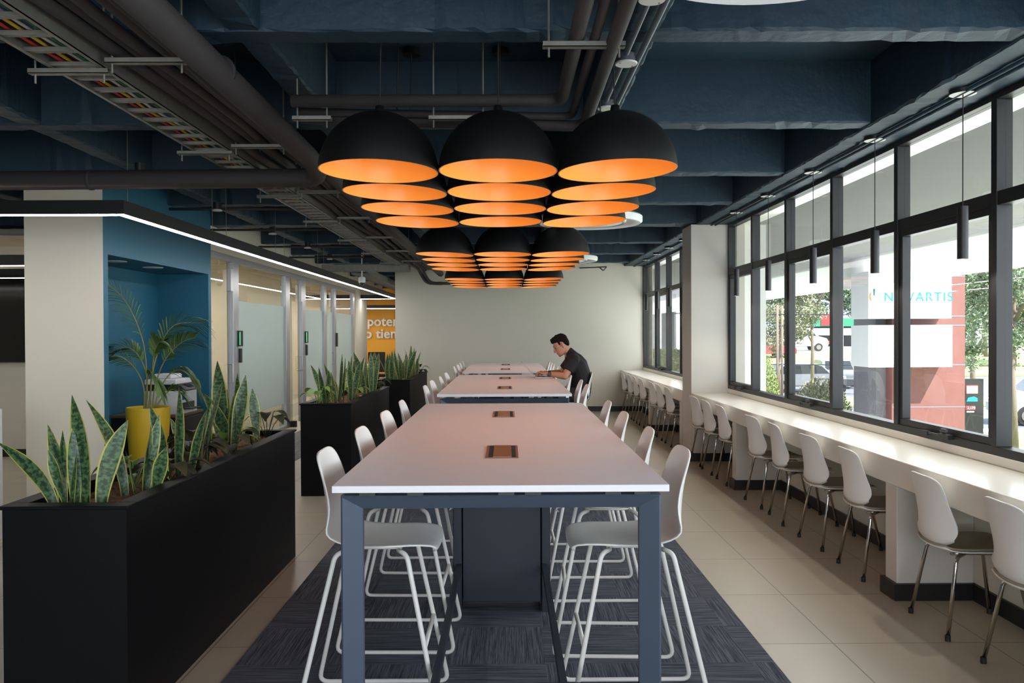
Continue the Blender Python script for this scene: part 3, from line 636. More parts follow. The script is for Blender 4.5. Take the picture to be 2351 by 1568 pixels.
def leaf(mb, base, az, H, lean, w, tw, rr, nseg=12, fold=.25, curl=0., face=None):
    G = []; c, s = math.cos(az), math.sin(az)
    def ctr(u):
        out = lean*(u**1.6)*H+curl*math.sin(u*PI)*H; return Vector((base[0]+c*out, base[1]+s*out, base[2]+H*u*(1-.18*abs(lean)*u)))
    for i in range(nseg+1):
        u = i/nseg; p = ctr(u); tg = (ctr(u+.02)-ctr(u-.02 if u > .02 else 0)).normalized()
        wid = w*(min(1, .46+1.10*u) if u < .5 else 1)*(1 if u < .62 else max(.015, (1-((u-.62)/.38)**1.7)))
        fa = (az if face is None else face)+tw*u; nrm = Vector((math.cos(fa), math.sin(fa), .1)); d = tg.cross(nrm).normalized()
        G.append([p+d*wid*1.15*v/2+nrm*abs(v)*wid*fold*.5 for v in (-1, -.74, 0, .74, 1)])
    b = len(mb.f); mb.grid(G)
    us = [0, .13, .5, .87, 1]; k = b
    for i in range(nseg):
        for j in range(4):
            mb.uv[k] = [(us[j], i/nseg*H*1.6), (us[j+1], i/nseg*H*1.6), (us[j+1], (i+1)/nseg*H*1.6), (us[j], (i+1)/nseg*H*1.6)]; k += 1
def snake_plant(loc, spec, label, seed):
    rr = random.Random(seed); mb = MB()
    for sp in spec:
        az, H, lean, w = sp[:4]
        fc = math.radians(-90)+rr.uniform(-.5, .5) if (len(sp) > 4 or (lean > .15 and rr.random() < .6)) else None
        leaf(mb, (rr.uniform(-.05, .05)+.03*math.cos(az), rr.uniform(-.05, .05)+.03*math.sin(az), -.015), az, H, lean, w, rr.uniform(-.8, .8), rr, curl=rr.uniform(-.03, .03), face=fc)
    o = mb.build('snake_plant', 'snake', smooth=True, recalc=False, loc=loc); return tag(o, label, 'plant', 'snake plants in the black planters')
def rand_spec(rr, n, h0, h1, spread=.35):
    return [(rr.uniform(0, 2*PI), rr.uniform(h0, h1), rr.uniform(.02, spread), rr.uniform(.055, .08)) for _ in range(n)]
def broad_plant(loc, label, key, seed, n=9, H=.16, name='leafy_plant'):
    rr = random.Random(seed); mb = MB()
    for k in range(n):
        az = k*2.4+rr.uniform(-.3, .3); h = H*rr.uniform(.6, 1.2); o_ = rr.uniform(.04, .11); c, s = math.cos(az), math.sin(az)
        b0 = Vector((0, 0, -.01)); b1 = Vector((c*o_, s*o_, h)); mb.tube([b0, b0.lerp(b1, .6)+Vector((0, 0, .02)), b1], .003, 5)
        G = []; L = rr.uniform(.08, .13); w = L*.36; d = Vector((-s, c, 0))
        for i in range(7):
            u = i/6; p = b1+Vector((c, s, 0))*L*u+Vector((0, 0, .04*u-.09*u*u)); ww = w*math.sin(min(1, u*1.02+.02)*PI)**.8 if 0 < u < 1 else .002
            G.append([p+d*ww*v+Vector((0, 0, .25*abs(v)*ww)) for v in (-1, -.5, 0, .5, 1)])
        mb.grid(G)
    o = mb.build(name, key, smooth=True, recalc=False, loc=loc); return tag(o, label, 'plant', 'small leafy plants in the black planters')
pl1 = make_planter('black planter box with snake plants beside the near high table'); pl1.location = (-2.04, 3.345, 0)
dup(pl1, (-2.05, 8.21, 0), 0, 'black planter box in the middle of the row of three'); dup(pl1, (-1.955, 12.38, 0), 0, 'black planter box beside the opening to the yellow room')
A = lambda d: math.radians(d)
# planter one: clumps read from the photograph (base x, base y, z, leaves)
P1 = [((-1.90, 3.47), [(A(165), .36, .85, .052, 1), (A(150), .40, .28, .06), (A(95), .36, .05, .05), (A(60), .28, .1, .05)], 'snake plant with a leaf drooping over the outer corner of the near planter'),
      ((-1.79, 3.52), [(A(170), .52, .12, .082, 1), (A(10), .42, .26, .070, 1), (A(100), .42, .05, .06), (A(200), .30, .25, .06), (A(0), .28, .1, .05)], 'tall broad snake plant at the near end of the first planter'),
      ((-1.70, 3.86), [(A(165), .50, .42, .055, 1), (A(20), .36, .10, .07), (A(60), .40, .2, .055), (A(180), .24, .2, .05), (A(330), .26, .3, .06)], 'pale edged snake plant beside the lime leaves in the first planter'),
      ((-1.68, 4.25), [(A(40), .44, .18, .06), (A(170), .42, .20, .06), (A(90), .50, .05, .055), (A(10), .40, .22, .05)], 'upright striped snake plant before the yellow pot'),
      ((-1.78, 4.75), [(A(10), .52, .18, .06), (A(180), .30, .3, .05), (A(70), .36, .05, .05)], 'thin snake plant beside the dark leaves in the first planter'),
      ((-1.78, 5.30), [(A(172), .42, .48, .085, 1), (A(150), .60, .05, .095, 1), (A(10), .52, .15, .075, 1), (A(60), .52, .05, .06), (A(350), .38, .05, .08, 1), (A(200), .44, .25, .06), (A(90), .42, .1, .05)], 'tallest snake plant near the far end of the first planter'),
      ((-1.72, 5.72), [(A(150), .40, .12, .075), (A(20), .20, .1, .05)], 'short single-leaf snake plant at the far end of the first planter')]
for i, ((x, y), sp, l) in enumerate(P1): snake_plant((x, y, .86), sp, l, 20+i)
for i, (x, y, key, l, H, n) in enumerate([(-1.80, 3.98, 'limeleaf', 'small lime green plant among the near snake plants', .13, 8), (-1.70, 4.12, 'darkleaf', 'dark leaved plant at the middle of the first planter', .10, 10),
        (-1.74, 4.62, 'darkleaf', 'bushy dark plant before the printer cabinet', .17, 14), (-1.66, 4.95, 'darkleaf', 'dark purple leaved plant near the far snake plants', .15, 12), (-1.82, 5.48, 'limeleaf', 'small lime plant behind the tallest snake plant', .10, 7), (-1.70, 5.86, 'darkleaf', 'dark drooping plant in the far corner of the first planter', .17, 6)]):
    broad_plant((x, y, .86), l, key, 50+i, n, H)
r2 = random.Random(12)
P2 = [(-1.88, 8.50, 'with broad curved leaves at the near end of the middle planter'), (-1.76, 8.72, 'tall and upright behind the near end of the middle planter'), (-1.88, 9.05, 'with one very tall leaf in the middle planter'), (-1.72, 9.35, 'leaning over the mulch in the middle planter'),
      (-1.86, 9.65, 'standing against the cream pier in the middle planter'), (-1.66, 9.95, 'third from the far end of the middle planter'), (-1.80, 10.2, 'second from the far end of the middle planter'), (-1.68, 10.5, 'at the far end of the middle planter')]
for i, (x, y, l) in enumerate(P2): snake_plant((x, y, .86), rand_spec(r2, 4, .26, .58 if i not in (2, 4) else .74, .45), 'snake plant ' + l, 80+i)
P3 = [(-1.80, 12.65, 'at the near end of the planter by the opening'), (-1.62, 12.85, 'next to the near end of the planter by the opening'), (-1.78, 13.2, 'dense and pale in the planter by the opening'), (-1.60, 13.45, 'in the middle of the planter by the opening'),
      (-1.74, 13.8, 'tall and thin in the planter by the opening'), (-1.60, 14.15, 'spreading toward the end wall in the last planter'), (-1.72, 14.5, 'at the far end of the planter by the opening')]
for i, (x, y, l) in enumerate(P3): snake_plant((x, y, .86), rand_spec(r2, 5, .30, .60, .38), 'snake plant ' + l, 100+i)
for i, (x, y, key, l) in enumerate([(-1.78, 9.5, 'limeleaf', 'lime green plant in the middle planter'), (-1.62, 10.3, 'darkleaf', 'dark leaved plant at the far end of the middle planter'), (-1.92, 8.4, 'limeleaf', 'tiny lime plant in the near corner of the middle planter'), (-1.53, 14.4, 'darkleaf', 'dark leaved plant in the planter by the opening')]):
    broad_plant((x, y, .86), l, key, 120+i, 9, .18)

# palm in the yellow pot
t = thing('potted_palm', 'areca palm in a tall yellow pot before the blue niche', 'plant', (-3.50, 8.08, 0))
MB().lathe([(.001, 0), (.135, 0), (.145, .02), (.205, .89), (.205, .905), (.188, .905), (.185, .86), (.001, .86)], n=32).build('pot', 'pot', t, smooth=True, auto=.7)
so = MB(); so.disc((0, 0, .862), .184, 24); so.build('potting_soil', 'mulch', t)
def frond(pts, nl, ll, droop, seed):
    rr = random.Random(seed); mb = MB(); P = [Vector(p) for p in pts]
    def ev(u):
        k = u*(len(P)-1); i = min(int(k), len(P)-2); q = k-i
        p0, p1, p2, p3 = P[max(i-1, 0)], P[i], P[i+1], P[min(i+2, len(P)-1)]
        return .5*((2*p1)+(p2-p0)*q+(2*p0-5*p1+4*p2-p3)*q*q+(3*p1-p0-3*p2+p3)*q**3)
    mb.tube([ev(i/16) for i in range(17)], [.008-.006*i/16 for i in range(17)], 6, 1)
    for i in range(nl):
        u = .50+.50*i/(nl-1); p = ev(u); d = (ev(min(1, u+.02))-ev(u-.02)).normalized(); side = d.cross(Vector((0, 0, 1)))
        side = side.normalized() if side.length > .1 else Vector((1, 0, 0)); upv = side.cross(d).normalized()
        L = ll*(.40+.70*math.sin(PI*min(1, (u-.48)/.56)**.8))*rr.uniform(.85, 1.1)
        for s in (-1, 1):
            dirv = (d*.85+side*s*.36+upv*(.52 if s > 0 else -.42)).normalized(); G = []
            for k in range(6):
                v = k/5; q = p+dirv*L*v-Vector((0, 0, droop*L*v*v)); w = .0135*math.sin(PI*min(.98, .12+v*.88))
                wd = dirv.cross(upv).normalized(); G.append([q-wd*w+upv*w*.3, q, q+wd*w+upv*w*.3])
            mb.grid(G)
    return mb
Fr = [[(-.02, 0, .86), (-.02, .02, 1.25), (-.06, .0, 1.6), (-.20, -.05, 1.95), (-.40, -.15, 2.16)], [(.02, 0, .86), (.03, 0, 1.15), (.10, 0, 1.45), (.25, .02, 1.70), (.52, .05, 1.72)], [(.03, .02, .86), (.06, .02, 1.1), (.16, .0, 1.35), (.32, -.02, 1.52), (.48, -.05, 1.58)],
      [(-.03, .02, .86), (-.02, .03, 1.15), (-.08, .05, 1.35), (-.2, .05, 1.48), (-.36, .0, 1.47)], [(-.03, -.02, .86), (-.03, -.03, 1.1), (-.10, -.05, 1.28), (-.22, -.1, 1.40), (-.36, -.18, 1.40)], [(.04, .04, .86), (.08, .06, 1.05), (.18, .08, 1.22), (.30, .08, 1.26), (.44, .04, 1.18)],
      [(.0, -.03, .86), (.02, -.08, 1.1), (.08, -.16, 1.22), (.16, -.24, 1.22), (.24, -.32, 1.1)], [(.0, .03, .86), (.0, .1, 1.2), (.02, .18, 1.42), (.04, .26, 1.52), (.08, .36, 1.50)], [(.06, -.02, .86), (.14, -.04, .98), (.22, -.05, 1.06), (.28, -.06, 1.08), (.34, -.08, 1.06)], [(.01, -.02, .86), (.05, -.02, 1.2), (.08, -.05, 1.4), (.14, -.1, 1.52), (.22, -.18, 1.55)]]
for i, p in enumerate(Fr):
    frond(p, 19 if i != 8 else 10, .27 if i < 3 else .21, .40 if i != 5 else .7, 200+i).build('frond', ['palm', 'stem'], t, smooth=True, recalc=False)
# printer on black cabinet
t = thing('printer_cabinet', 'low black cabinet carrying the printer in the blue niche', 'cabinet', (-4.12, 8.62, 0))
MB().box(0, .68, 0, .72, 0, .745).build('body', 'black', t, bevel=.004); MB().box(-.01, .69, -.01, .73, .745, .77).build('top', 'taupe', t); MB().box(.68, .692, .02, .70, .03, .72).build('door', 'black', t, bevel=.003)
t = thing('office_printer', 'white multifunction printer with black control band in the blue niche', 'printer', (-3.79, 8.66, .77))
MB().box(0, .37, 0, .48, .0, .25).build('body', 'printer', t, bevel=.012); MB().box(.01, .355, .01, .47, .25, .315).build('control_band', 'black', t, bevel=.008)
MB().box(.0, .33, .0, .45, .315, .37).build('scanner_lid', 'printer', t, bevel=.01); MB().box(.03, .24, .1, .40, .37, .42).build('document_feeder', 'printer', t, bevel=.012)
cp = MB(); cp.prism([(.32, .27), (.42, .245), (.43, .26), (.33, .32)], 'y', .04, .45); cp.build('control_panel', 'black', t, bevel=.004); cp = MB(); cp.prism([(.35, .316), (.352, .318), (.40, .283), (.398, .281)], 'y', .16, .30); cp.build('touch_display', 'car_glass', t)
MB().box(.368, .372, .05, .40, .055, .12).build('output_slot', 'black', t); MB().box(.37, .47, .10, .36, .05, .06).build('output_tray', 'black', t); MB().box(.37, .374, .06, .12, .15, .225).build('sticker', 'printer_blue', t); MB().box(.37, .374, .16, .24, .18, .20).build('sticker', 'disc', t)

# ------------------------------------------------------------------ ceiling services
def tray(label, x0, x1, y0, y1, z):
    t = thing('cable_ladder', label, 'cable tray', (x0, y0, z)); L = y1-y0; Wd = x1-x0
    for x in (0, Wd): 
        s = 1 if x == 0 else -1
        m = MB(); m.box(x, x+s*.004, 0, L, 0, .11); m.box(x, x+s*.022, 0, L, 0, .004); m.box(x, x+s*.022, 0, L, .106, .11); m.build('side_rail', 'galv', t)
    n = int(L/.19); r0 = None
    for k in range(n):
        if r0 is None: r0 = MB().box(.004, Wd-.004, 0, .03, .008, .026).build('rung', 'galv', t); r0.location = (0, .1, 0)
        else: c = r0.copy(); C.objects.link(c); c.parent = t; c.location = (0, .1+k*.19, 0)
    return t
tray('long galvanised cable ladder carrying coloured cables under the ceiling', -2.03, -1.78, 1.5, 14.3, 2.795)
t = thing('cable_ladder', 'short galvanised cable ladder turning across near the opening', 'cable tray', (-3.2, 14.35, 2.70))
MB().box(0, 1.5, 0, .004, 0, .11).build('side_rail', 'galv', t); MB().box(0, 1.5, .30, .304, 0, .11).build('side_rail', 'galv', t)
for k in range(7): MB().box(.1+k*.2, .13+k*.2, .004, .30, .008, .026).build('rung', 'galv', t)
tray('galvanised cable ladder continuing into the corridor beyond', -2.75, -2.45, 14.66, 20.5, 2.66)
for i, (k, dx, dz) in enumerate((('wire_red', .05, .034), ('wire_yel', .09, .034), ('wire_wht', .13, .036), ('wire_grn', .165, .034), ('wire_red', .20, .036))):
    rr = random.Random(i); pts = [(-2.03+dx+rr.uniform(-.012, .012), 1.55+j*.3, 2.795+dz+.004*rr.random()) for j in range(43)]
    o = MB().tube(pts, .0075, 6).build('cable', k, smooth=True); tag(o, ['red cable nearest the outer rail of the cable ladder', 'yellow cable lying in the cable ladder', 'white cable lying along the middle of the cable ladder', 'green cable lying in the cable ladder', 'red cable nearest the pipes side of the cable ladder'][i], 'cable', 'cables in the ladder')
def pipe(pts, r, key, label, rb=.12, n=12, name='pipe', collars=()):
    t = MB().tube(fillet(pts, rb), r, n).build(name, key, smooth=True); tag(t, label, 'pipe')
    for c, d in collars:
        MB().tube([Vector(c)-Vector(d)*.012, Vector(c)+Vector(d)*.012], r+.006, n).build('joint_collar', key, t, smooth=True)
    return t
pipe([(-1.34, 1.0, 2.86), (-1.34, 5.72, 2.81), (-1.34, 5.99, 2.735), (-9.5, 6.07, 2.70)], .068, 'pipe', 'thick black insulated pipe that turns off to the side above the blue block', .14, 16, collars=[((-1.34, 3.9, 2.843), (0, 1, 0)), ((-1.34, 2.4, 2.85), (0, 1, 0)), ((-3, 6.007, 2.728), (1, 0, 0))])
pipe([(-1.34, 6.15, 2.83), (-1.34, 10, 2.82), (-1.34, 16.8, 2.82)], .060, 'pipe', 'thick black insulated pipe running on toward the end wall', .1, 14)
for i, (dx, dz, r) in enumerate(((-1.72, .03, .030), (-1.65, .06, .034), (-1.585, .03, .026), (-1.52, .055, .036), (-1.46, .03, .028))):
    rr = random.Random(30+i); pts = [(dx+rr.uniform(-.018, .018), 1.2+j*.75, 2.83+dz+rr.uniform(-.012, .012)) for j in range(21)]
    if i < 2: pts += [(dx, 16.6, 2.80), (dx+.1, 16.75, 2.62), (-1.0-.3*i, 16.75, 2.62)]
    pipe(pts, r, 'pipe', 'black insulated refrigerant pipe in the bundle, %s from the cable ladder' % ORD[i], .25, 10, 'insulated_pipe')
pipe([(.30, 1.2, 2.86), (.30, 4.46, 2.86), (-1.15, 4.46, 2.86)], .034, 'pipe', 'black pipe over the near dome lamps, outermost of the three bends', .09)
pipe([(.375, 1.2, 2.87), (.375, 4.72, 2.84), (-1.15, 4.60, 2.84)], .022, 'pipe', 'thinnest black pipe of the three bends over the dome lamps', .09)
pipe([(.45, 1.2, 2.86), (.45, 4.78, 2.80), (-1.15, 4.66, 2.82)], .032, 'pipe', 'black pipe over the near dome lamps beside the beam', .11)
pipe([(.655, 1.2, 2.966), (.655, 16.5, 2.966)], .016, 'pipe2', 'grey conduit under the lengthwise beam, on its window side', .1, 8, 'conduit')
pipe([(.585, 1.2, 2.966), (.585, 16.5, 2.966)], .014, 'pipe2', 'grey conduit under the lengthwise beam, on its lamp side', .1, 8, 'conduit')
pipe([(2.575, 1.0, 2.958), (2.575, 10.4, 2.958)], .013, 'navy', 'navy conduit under the perimeter beam, nearest the room', .1, 8, 'conduit')
pipe([(2.625, 1.0, 2.958), (2.625, 10.4, 2.958)], .013, 'navy', 'navy conduit under the perimeter beam, nearest the glass', .1, 8, 'conduit')
pipe([(2.6, 11.1, 2.958), (2.6, 16.9, 2.958)], .012, 'navy', 'navy conduit under the perimeter beam past the white column', .1, 8, 'conduit')
for i, (y, z) in enumerate(((8.75, 2.93), (10.5, 2.93), (12.55, 2.93), (14.3, 2.93), (7.1, 2.93))):
    pipe([(-4.3 if y > 10.2 else -3.55, y, z), (-2.9, y, z), (-1.9, y+.02, z)], .016, 'pipe', 'thin black conduit crossing the corridor ceiling, %s in depth' % ['second', 'third', 'fourth', 'fifth', 'first'][i], .1, 8, 'conduit')
def hanger(label, x0, x1, y, z):
    t = thing('strut_hanger', label, 'pipe hanger', (x0, y, z), group='galvanised strut hangers'); Wd = x1-x0
    m = MB(); m.box(0, Wd, 0, .04, 0, .003); m.box(0, Wd, 0, .003, 0, .022); m.box(0, Wd, .037, .04, 0, .022); m.build('strut_bar', 'galv', t)
    for x in (.025, Wd-.025): MB().tube([(x, .02, -.04), (x, .02, ZS-z)], .005, 6).build('threaded_rod', 'galv', t); 
    return t
HY = [3.69, 5.35, 7.05, 8.65, 10.4, 12.1, 13.8]
for i, y in enumerate(HY):
    hanger('galvanised strut hanger under the cable ladder, %s in depth' % ORD[i], -2.12, -1.765, y, 2.77); hanger('galvanised strut hanger under the pipe bundle, %s in depth' % ORD[i], -1.755, -1.40, y-.05, 2.80)
hanger('galvanised strut hanger holding three black pipes over the near lamps', .155, .50, 3.46, 2.805)
hanger('galvanised strut hanger under the cross pipes over the dome lamps', -.42, -.10, 4.5, 2.77)
hanger('galvanised strut hanger under the cross pipes near the thick pipe', -1.16, -.95, 4.5, 2.77)
hanger('galvanised strut hanger under the black pipe above the blue block', -4.45, -4.2, 6.0, 2.625)
for i, (x, y) in enumerate(((.59, 4.07), (.593, 4.88), (.58, 3.29))):
    t = thing('junction_box', 'round white box cover under the beam, %s' % ['beside the three black pipes', 'just above the window side dome lamp', 'at the top of the picture'][i], 'junction box', (x, y, 2.925), group='round box covers under the beam')
    MB().lathe([(.0005, 0), (.052, 0), (.055, .004), (.055, .008), (.048, .008)], n=28).build('cover', 'disc', t, smooth=True, auto=.5); MB().cyl((0, 0, 0), .045, .008, .05, 24).build('box', 'pipe2', t, smooth=True, auto=.5)
    sc = MB()
    for a in (.6, .6+PI): sc.cyl((.04*math.cos(a), .04*math.sin(a), 0), .004, -.002, .002, 8)
    sc.build('screw', 'galv', t)
for i, (x, y) in enumerate(((-2.95, 6.7), (-3.03, 8.7), (-3.03, 10.75), (-3.0, 12.5), (-3.07, 14.4))):
    t = thing('junction_box', 'round white box cover over the corridor, %s in depth' % ORD[i], 'junction box', (x, y, 2.90), group='round box covers over the corridor')
    MB().lathe([(.0005, 0), (.05, 0), (.052, .01), (.04, .02)], n=24).build('cover', 'disc', t, smooth=True, auto=.5); MB().cyl((0, 0, 0), .04, .02, .09, 20).build('box', 'black', t, smooth=True, auto=.5)
# round cassette air conditioners
def make_cassette():
    t = thing('ceiling_cassette', '', 'air conditioner', group='round white ceiling cassettes')
    MB().lathe([(.36, .05), (.40, .012), (.48, 0), (.50, .015), (.50, .06), (.485, .075), (.40, .085), (.36, .07), (.36, .05)], n=56).build('outer_ring', 'white_pl', t, smooth=True, auto=.7)
    MB().lathe([(.001, .005), (.30, .002), (.345, .015), (.35, .04), (.30, .07), (.001, .07)], n=56).build('centre_plate', 'white_pl', t, smooth=True, auto=.7)
    MB().lathe([(.345, .06), (.365, .06)], n=40).build('air_gap', 'black', t)
    g = MB()
    for r in (.315, .33): g.lathe([(r, -.0005), (r+.006, -.0005), (r+.006, .006), (r, .006), (r, -.0005)], n=56)
    g.build('grille', 'grille', t)
    MB().cyl((0, 0, 0), .27, .07, .30, 40).build('housing', 'white_pl', t, smooth=True, auto=.6)
    for a in range(4): MB().tube([(.3*math.cos(a*PI/2+.7), .3*math.sin(a*PI/2+.7), .2), (.3*math.cos(a*PI/2+.7), .3*math.sin(a*PI/2+.7), ZS-2.68)], .005, 6).build('threaded_rod', 'galv', t)
    return t
ca0 = make_cassette(); ca0.location = (.76, 2.17, 2.655); ca0['label'] = 'round white ceiling cassette cut off at the top of the picture'
dup(ca0, (.80, 7.95, 2.655), 0, 'round white ceiling cassette behind the near dome lamps'); dup(ca0, (.86, 12.4, 2.68), 0, 'round white ceiling cassette near the end wall')
# dome camera, wall bracket
t = thing('dome_camera', 'white dome security camera hanging by the linear light', 'camera', (-2.55, 14.6, 2.49))
MB().tube([(0, 0, .12), (0, 0, ZB-2.49)], .012, 8).build('pole', 'white_pl', t); MB().lathe([(.001, .12), (.05, .12), (.062, .10), (.062, .03), (.055, .02), (.001, .02)], n=24).build('housing', 'white_pl', t, smooth=True, auto=.6); MB().ball((0, 0, .02), (.05, .05, .05), 20).build('dome', 'car_glass', t, smooth=True)
o = MB().tube(fillet([(1.5, YF-.02, 2.94), (2.02, YF-.3, 2.94), (1.95, YF-.3, 2.86), (1.86, YF-.3, 2.94)], .02), .012, 8).build('wall_bracket', 'pipe2', smooth=True); tag(o, 'small dark triangular bracket at the top of the end wall', 'bracket')
# yellow room: lettering, desk, office chair
def text(name, body, size, loc, rot, key, ext=.02, off=0, parent=None, gap=0):
    cu_ = bpy.data.curves.new(name, 'FONT'); cu_.body = body; cu_.size = size; cu_.extrude = ext; cu_.offset = off; cu_.materials.append(M[key])
    if gap: cu_.space_character = gap
    tmp = bpy.data.objects.new(name+'_curve', cu_); C.objects.link(tmp)
    me = bpy.data.meshes.new_from_object(tmp.evaluated_get(bpy.context.evaluated_depsgraph_get())); bpy.data.objects.remove(tmp)
    if not me.materials: me.materials.append(M[key])
    o = bpy.data.objects.new(name, me); C.objects.link(o); o.location = loc; o.rotation_euler = rot
    if parent: o.parent = parent
    return o
x, z = px(843, 748, 26.2); o = text('wall_lettering', 'poten', .42, (x, 26.26, z), (PI/2, 0, 0), 'letter', .03, .009, None, 1.03); tag(o, 'upper line of raised white letters on the yellow wall', 'lettering')
x, z = px(837, 776, 26.2); o = text('wall_lettering', 'o tien', .42, (x, 26.26, z), (PI/2, 0, 0), 'letter', .03, .009, None, 1.03); tag(o, 'lower line of raised white letters on the yellow wall', 'lettering')
t = thing('work_desk', 'white office desk before the yellow wall', 'desk', (-4.3, 22.9, 0)); MB().box(0, 1.6, 0, .7, .72, .75).build('desktop', 'laminate', t)
for x in (.05, 1.51): MB().box(x, x+.04, .05, .65, 0, .72).build('leg', 'black', t)
t = thing('office_chair', 'black mesh office chair at the desk by the yellow wall', 'chair', (-3.5, 22.5, 0))
MB().box(-.24, .24, -.24, .22, .44, .52).build('seat', 'black', t, bevel=.03); MB().box(-.23, .23, -.30, -.25, .58, 1.12).build('backrest', 'black', t, bevel=.02); MB().cyl((0, 0, 0), .03, .08, .44, 12).build('gas_lift', 'black', t)
b = MB()
for k in range(5): b.tube([(0, 0, .1), (.28*math.cos(k*1.257), .28*math.sin(k*1.257), .06)], .018, 6); b.ball((.28*math.cos(k*1.257), .28*math.sin(k*1.257), .03), .03, 8)
b.build('star_base', 'black', t)
for s in (-1, 1): MB().tube(fillet([(s*.24, -.1, .48), (s*.29, -.1, .5), (s*.29, -.1, .68), (s*.29, .15, .68)], .03), .016, 6).build('armrest', 'black', t)

# ------------------------------------------------------------------ laptop and person
LY = 10.42
t = thing('laptop', 'open silver laptop on the second high table before the seated man', 'laptop', (.345, LY, 1.05))
MB().box(0, .225, -.155, .155, 0, .016).build('base', 'lap', t, bevel=.004); MB().box(.03, .13, -.135, .135, .016, .0175).build('keyboard', 'lap_d', t); MB().box(.145, .21, -.05, .05, .016, .0168).build('touchpad', 'lap_d', t)
q = bpy.data.objects.new('screen_lid', None)
ln = MB(); a = math.radians(138); dx, dz = math.cos(a)*.0, 0
Lx, Lz = -.165, .19; ln.prism([(0, .012), (Lx, .012+Lz), (Lx+.004, .016+Lz), (.006, .014)], 'y', -.155, .155); sl = ln.build('screen_lid', 'lap', t)
dsp = MB(); dsp.add([(.0045, -.145, .0185), (.0045, .145, .0185), (Lx+.0085, .145, .012+Lz), (Lx+.0085, -.145, .012+Lz)], [(0, 1, 2, 3)]); dsp.build('display', 'screen', sl)

PY = 10.45
def Q(cx, cy, dy=0): return Vector((.198+cx*.000702-.84, dy, 1.7437-cy*.000702))   # photo reading -> person space
per = thing('person', 'man in a black t-shirt and glasses typing at the laptop', 'person', (.84, PY, 0))
def capsule(mb, pts, rad, n=14): mb.tube(pts, rad, n, round_caps=True)
body = MB()
hip = Vector((.09, 0, .83)); 
# torso core, neck
capsule(body, [hip, Vector((.09, 0, .95)), Vector((.06, 0, 1.10)), Vector((.015, 0, 1.22)), Vector((-.03, 0, 1.31))], [.082, .110, .122, .128, .09])
capsule(body, [Vector((-.05, 0, 1.335)), Vector((-.082, 0, 1.39)), Vector((-.115, 0, 1.44))], [.054, .056, .058])
# head: stacked sections in a tilted head frame (x forward, z up)
HC = Vector((-.155, 0, 1.452)); tilt = math.radians(30)
Rm = Matrix.Rotation(PI, 3, 'Z') @ Matrix.Rotation(tilt, 3, 'Y')   # faces -X, chin down
HS = [(-.118, .062, .030, .022), (-.110, .082, .020, .042), (-.095, .092, -.005, .054), (-.07, .094, -.05, .064), (-.045, .092, -.075, .069), (-.02, .090, -.088, .072), (.005, .089, -.096, .075), (.025, .088, -.100, .076), (.05, .088, -.103, .077), (.075, .080, -.100, .074), (.10, .058, -.085, .062), (.118, .028, -.055, .042), (.126, .002, -.025, .015)]
hr = []
for z, fx, bx, hw in HS:
    row = []
    for k in range(20):
        a = 2*PI*k/20; c, s = math.cos(a), math.sin(a); xx = (fx+bx)/2+(fx-bx)/2*math.copysign(abs(c)**.85, c); yy = hw*math.copysign(abs(s)**.85, s)
        row.append(HC+Rm @ Vector((xx, yy, z)))
    row.append(row[0]); hr.append(row)
b0 = len(body.v); body.grid(hr); n_ = 21
body.f.append(tuple(b0+k for k in range(20))); body.m.append(0); body.f.append(tuple(b0+(len(hr)-1)*n_+k for k in range(20))); body.m.append(0)
H = lambda x, y, z: HC+Rm @ Vector((x, y, z))
capsule(body, [H(.086, 0, .022), H(.104, 0, -.012), H(.112, 0, -.030)], [.009, .012, .015], 10); body.ball(H(.100, .012, -.034), .010, 8); body.ball(H(.100, -.012, -.034), .010, 8)
capsule(body, [H(.084, -.045, .030), H(.091, -.02, .034), H(.091, .02, .034), H(.084, .045, .030)], .009, 8)
capsule(body, [H(.090, -.02, -.062), H(.097, 0, -.060), H(.090, .02, -.062)], .008, 8); capsule(body, [H(.088, -.018, -.074), H(.095, 0, -.075), H(.088, .018, -.074)], .008, 8)
body.ball(H(.078, 0, -.105), (.020, .022, .016), 10)
for s in (-1, 1): capsule(body, [H(-.012, s*.076, -.030), H(-.014, s*.084, -.005), H(-.018, s*.086, .022)], [.009, .014, .015], 10)
# arms: shoulder -> elbow -> wrist, palm, five fingers each
def arm(sy, elbow, wrist, hand):
    sh = Vector((-.01, sy*.185, 1.275)); capsule(body, [sh, sh.lerp(elbow, .5), elbow], [.058, .052, .042]); capsule(body, [elbow, elbow.lerp(wrist, .3), elbow.lerp(wrist, .75), wrist], [.042, .043, .031, .026])
    d = (hand-wrist).normalized(); side = Vector((0, 1, 0)); up = Vector((0, 0, 1))
    for k in (-1, 0, 1): capsule(body, [wrist+side*k*.012, wrist+d*.05+side*k*.024, wrist+d*.085+side*k*.026], [.018, .017, .013], 10)
    for k, (off, L) in enumerate(((-.036, .068), (-.013, .080), (.011, .076), (.033, .060))):
        b_ = wrist+d*.088+side*off*(1 if sy < 0 else -1)
        k1 = b_+d*L*.42+up*.010; k2 = k1+d*L*.30-up*.020; k3 = k2+d*L*.10-up*.026
        capsule(body, [b_, k1, k2, k3], [.0095, .0088, .008, .007], 8)
    tb = wrist+d*.03-side*sy*.026*-1*(-1); tside = side*(1 if sy < 0 else -1)
    capsule(body, [wrist+d*.025+tside*.024, wrist+d*.055+tside*.046-up*.012, wrist+d*.085+tside*.052-up*.026], [.013, .011, .008], 8)
EL = Vector((-.125, -.245, 1.075)); WR = Vector((-.335, -.165, 1.108)); HN = Vector((-.45, -.13, 1.112))
ER = Vector((-.14, .235, 1.09)); WRr = Vector((-.30, .14, 1.108)); HNr = Vector((-.42, .10, 1.112))
arm(-1, EL, WR, HN); arm(1, ER, WRr, HNr)
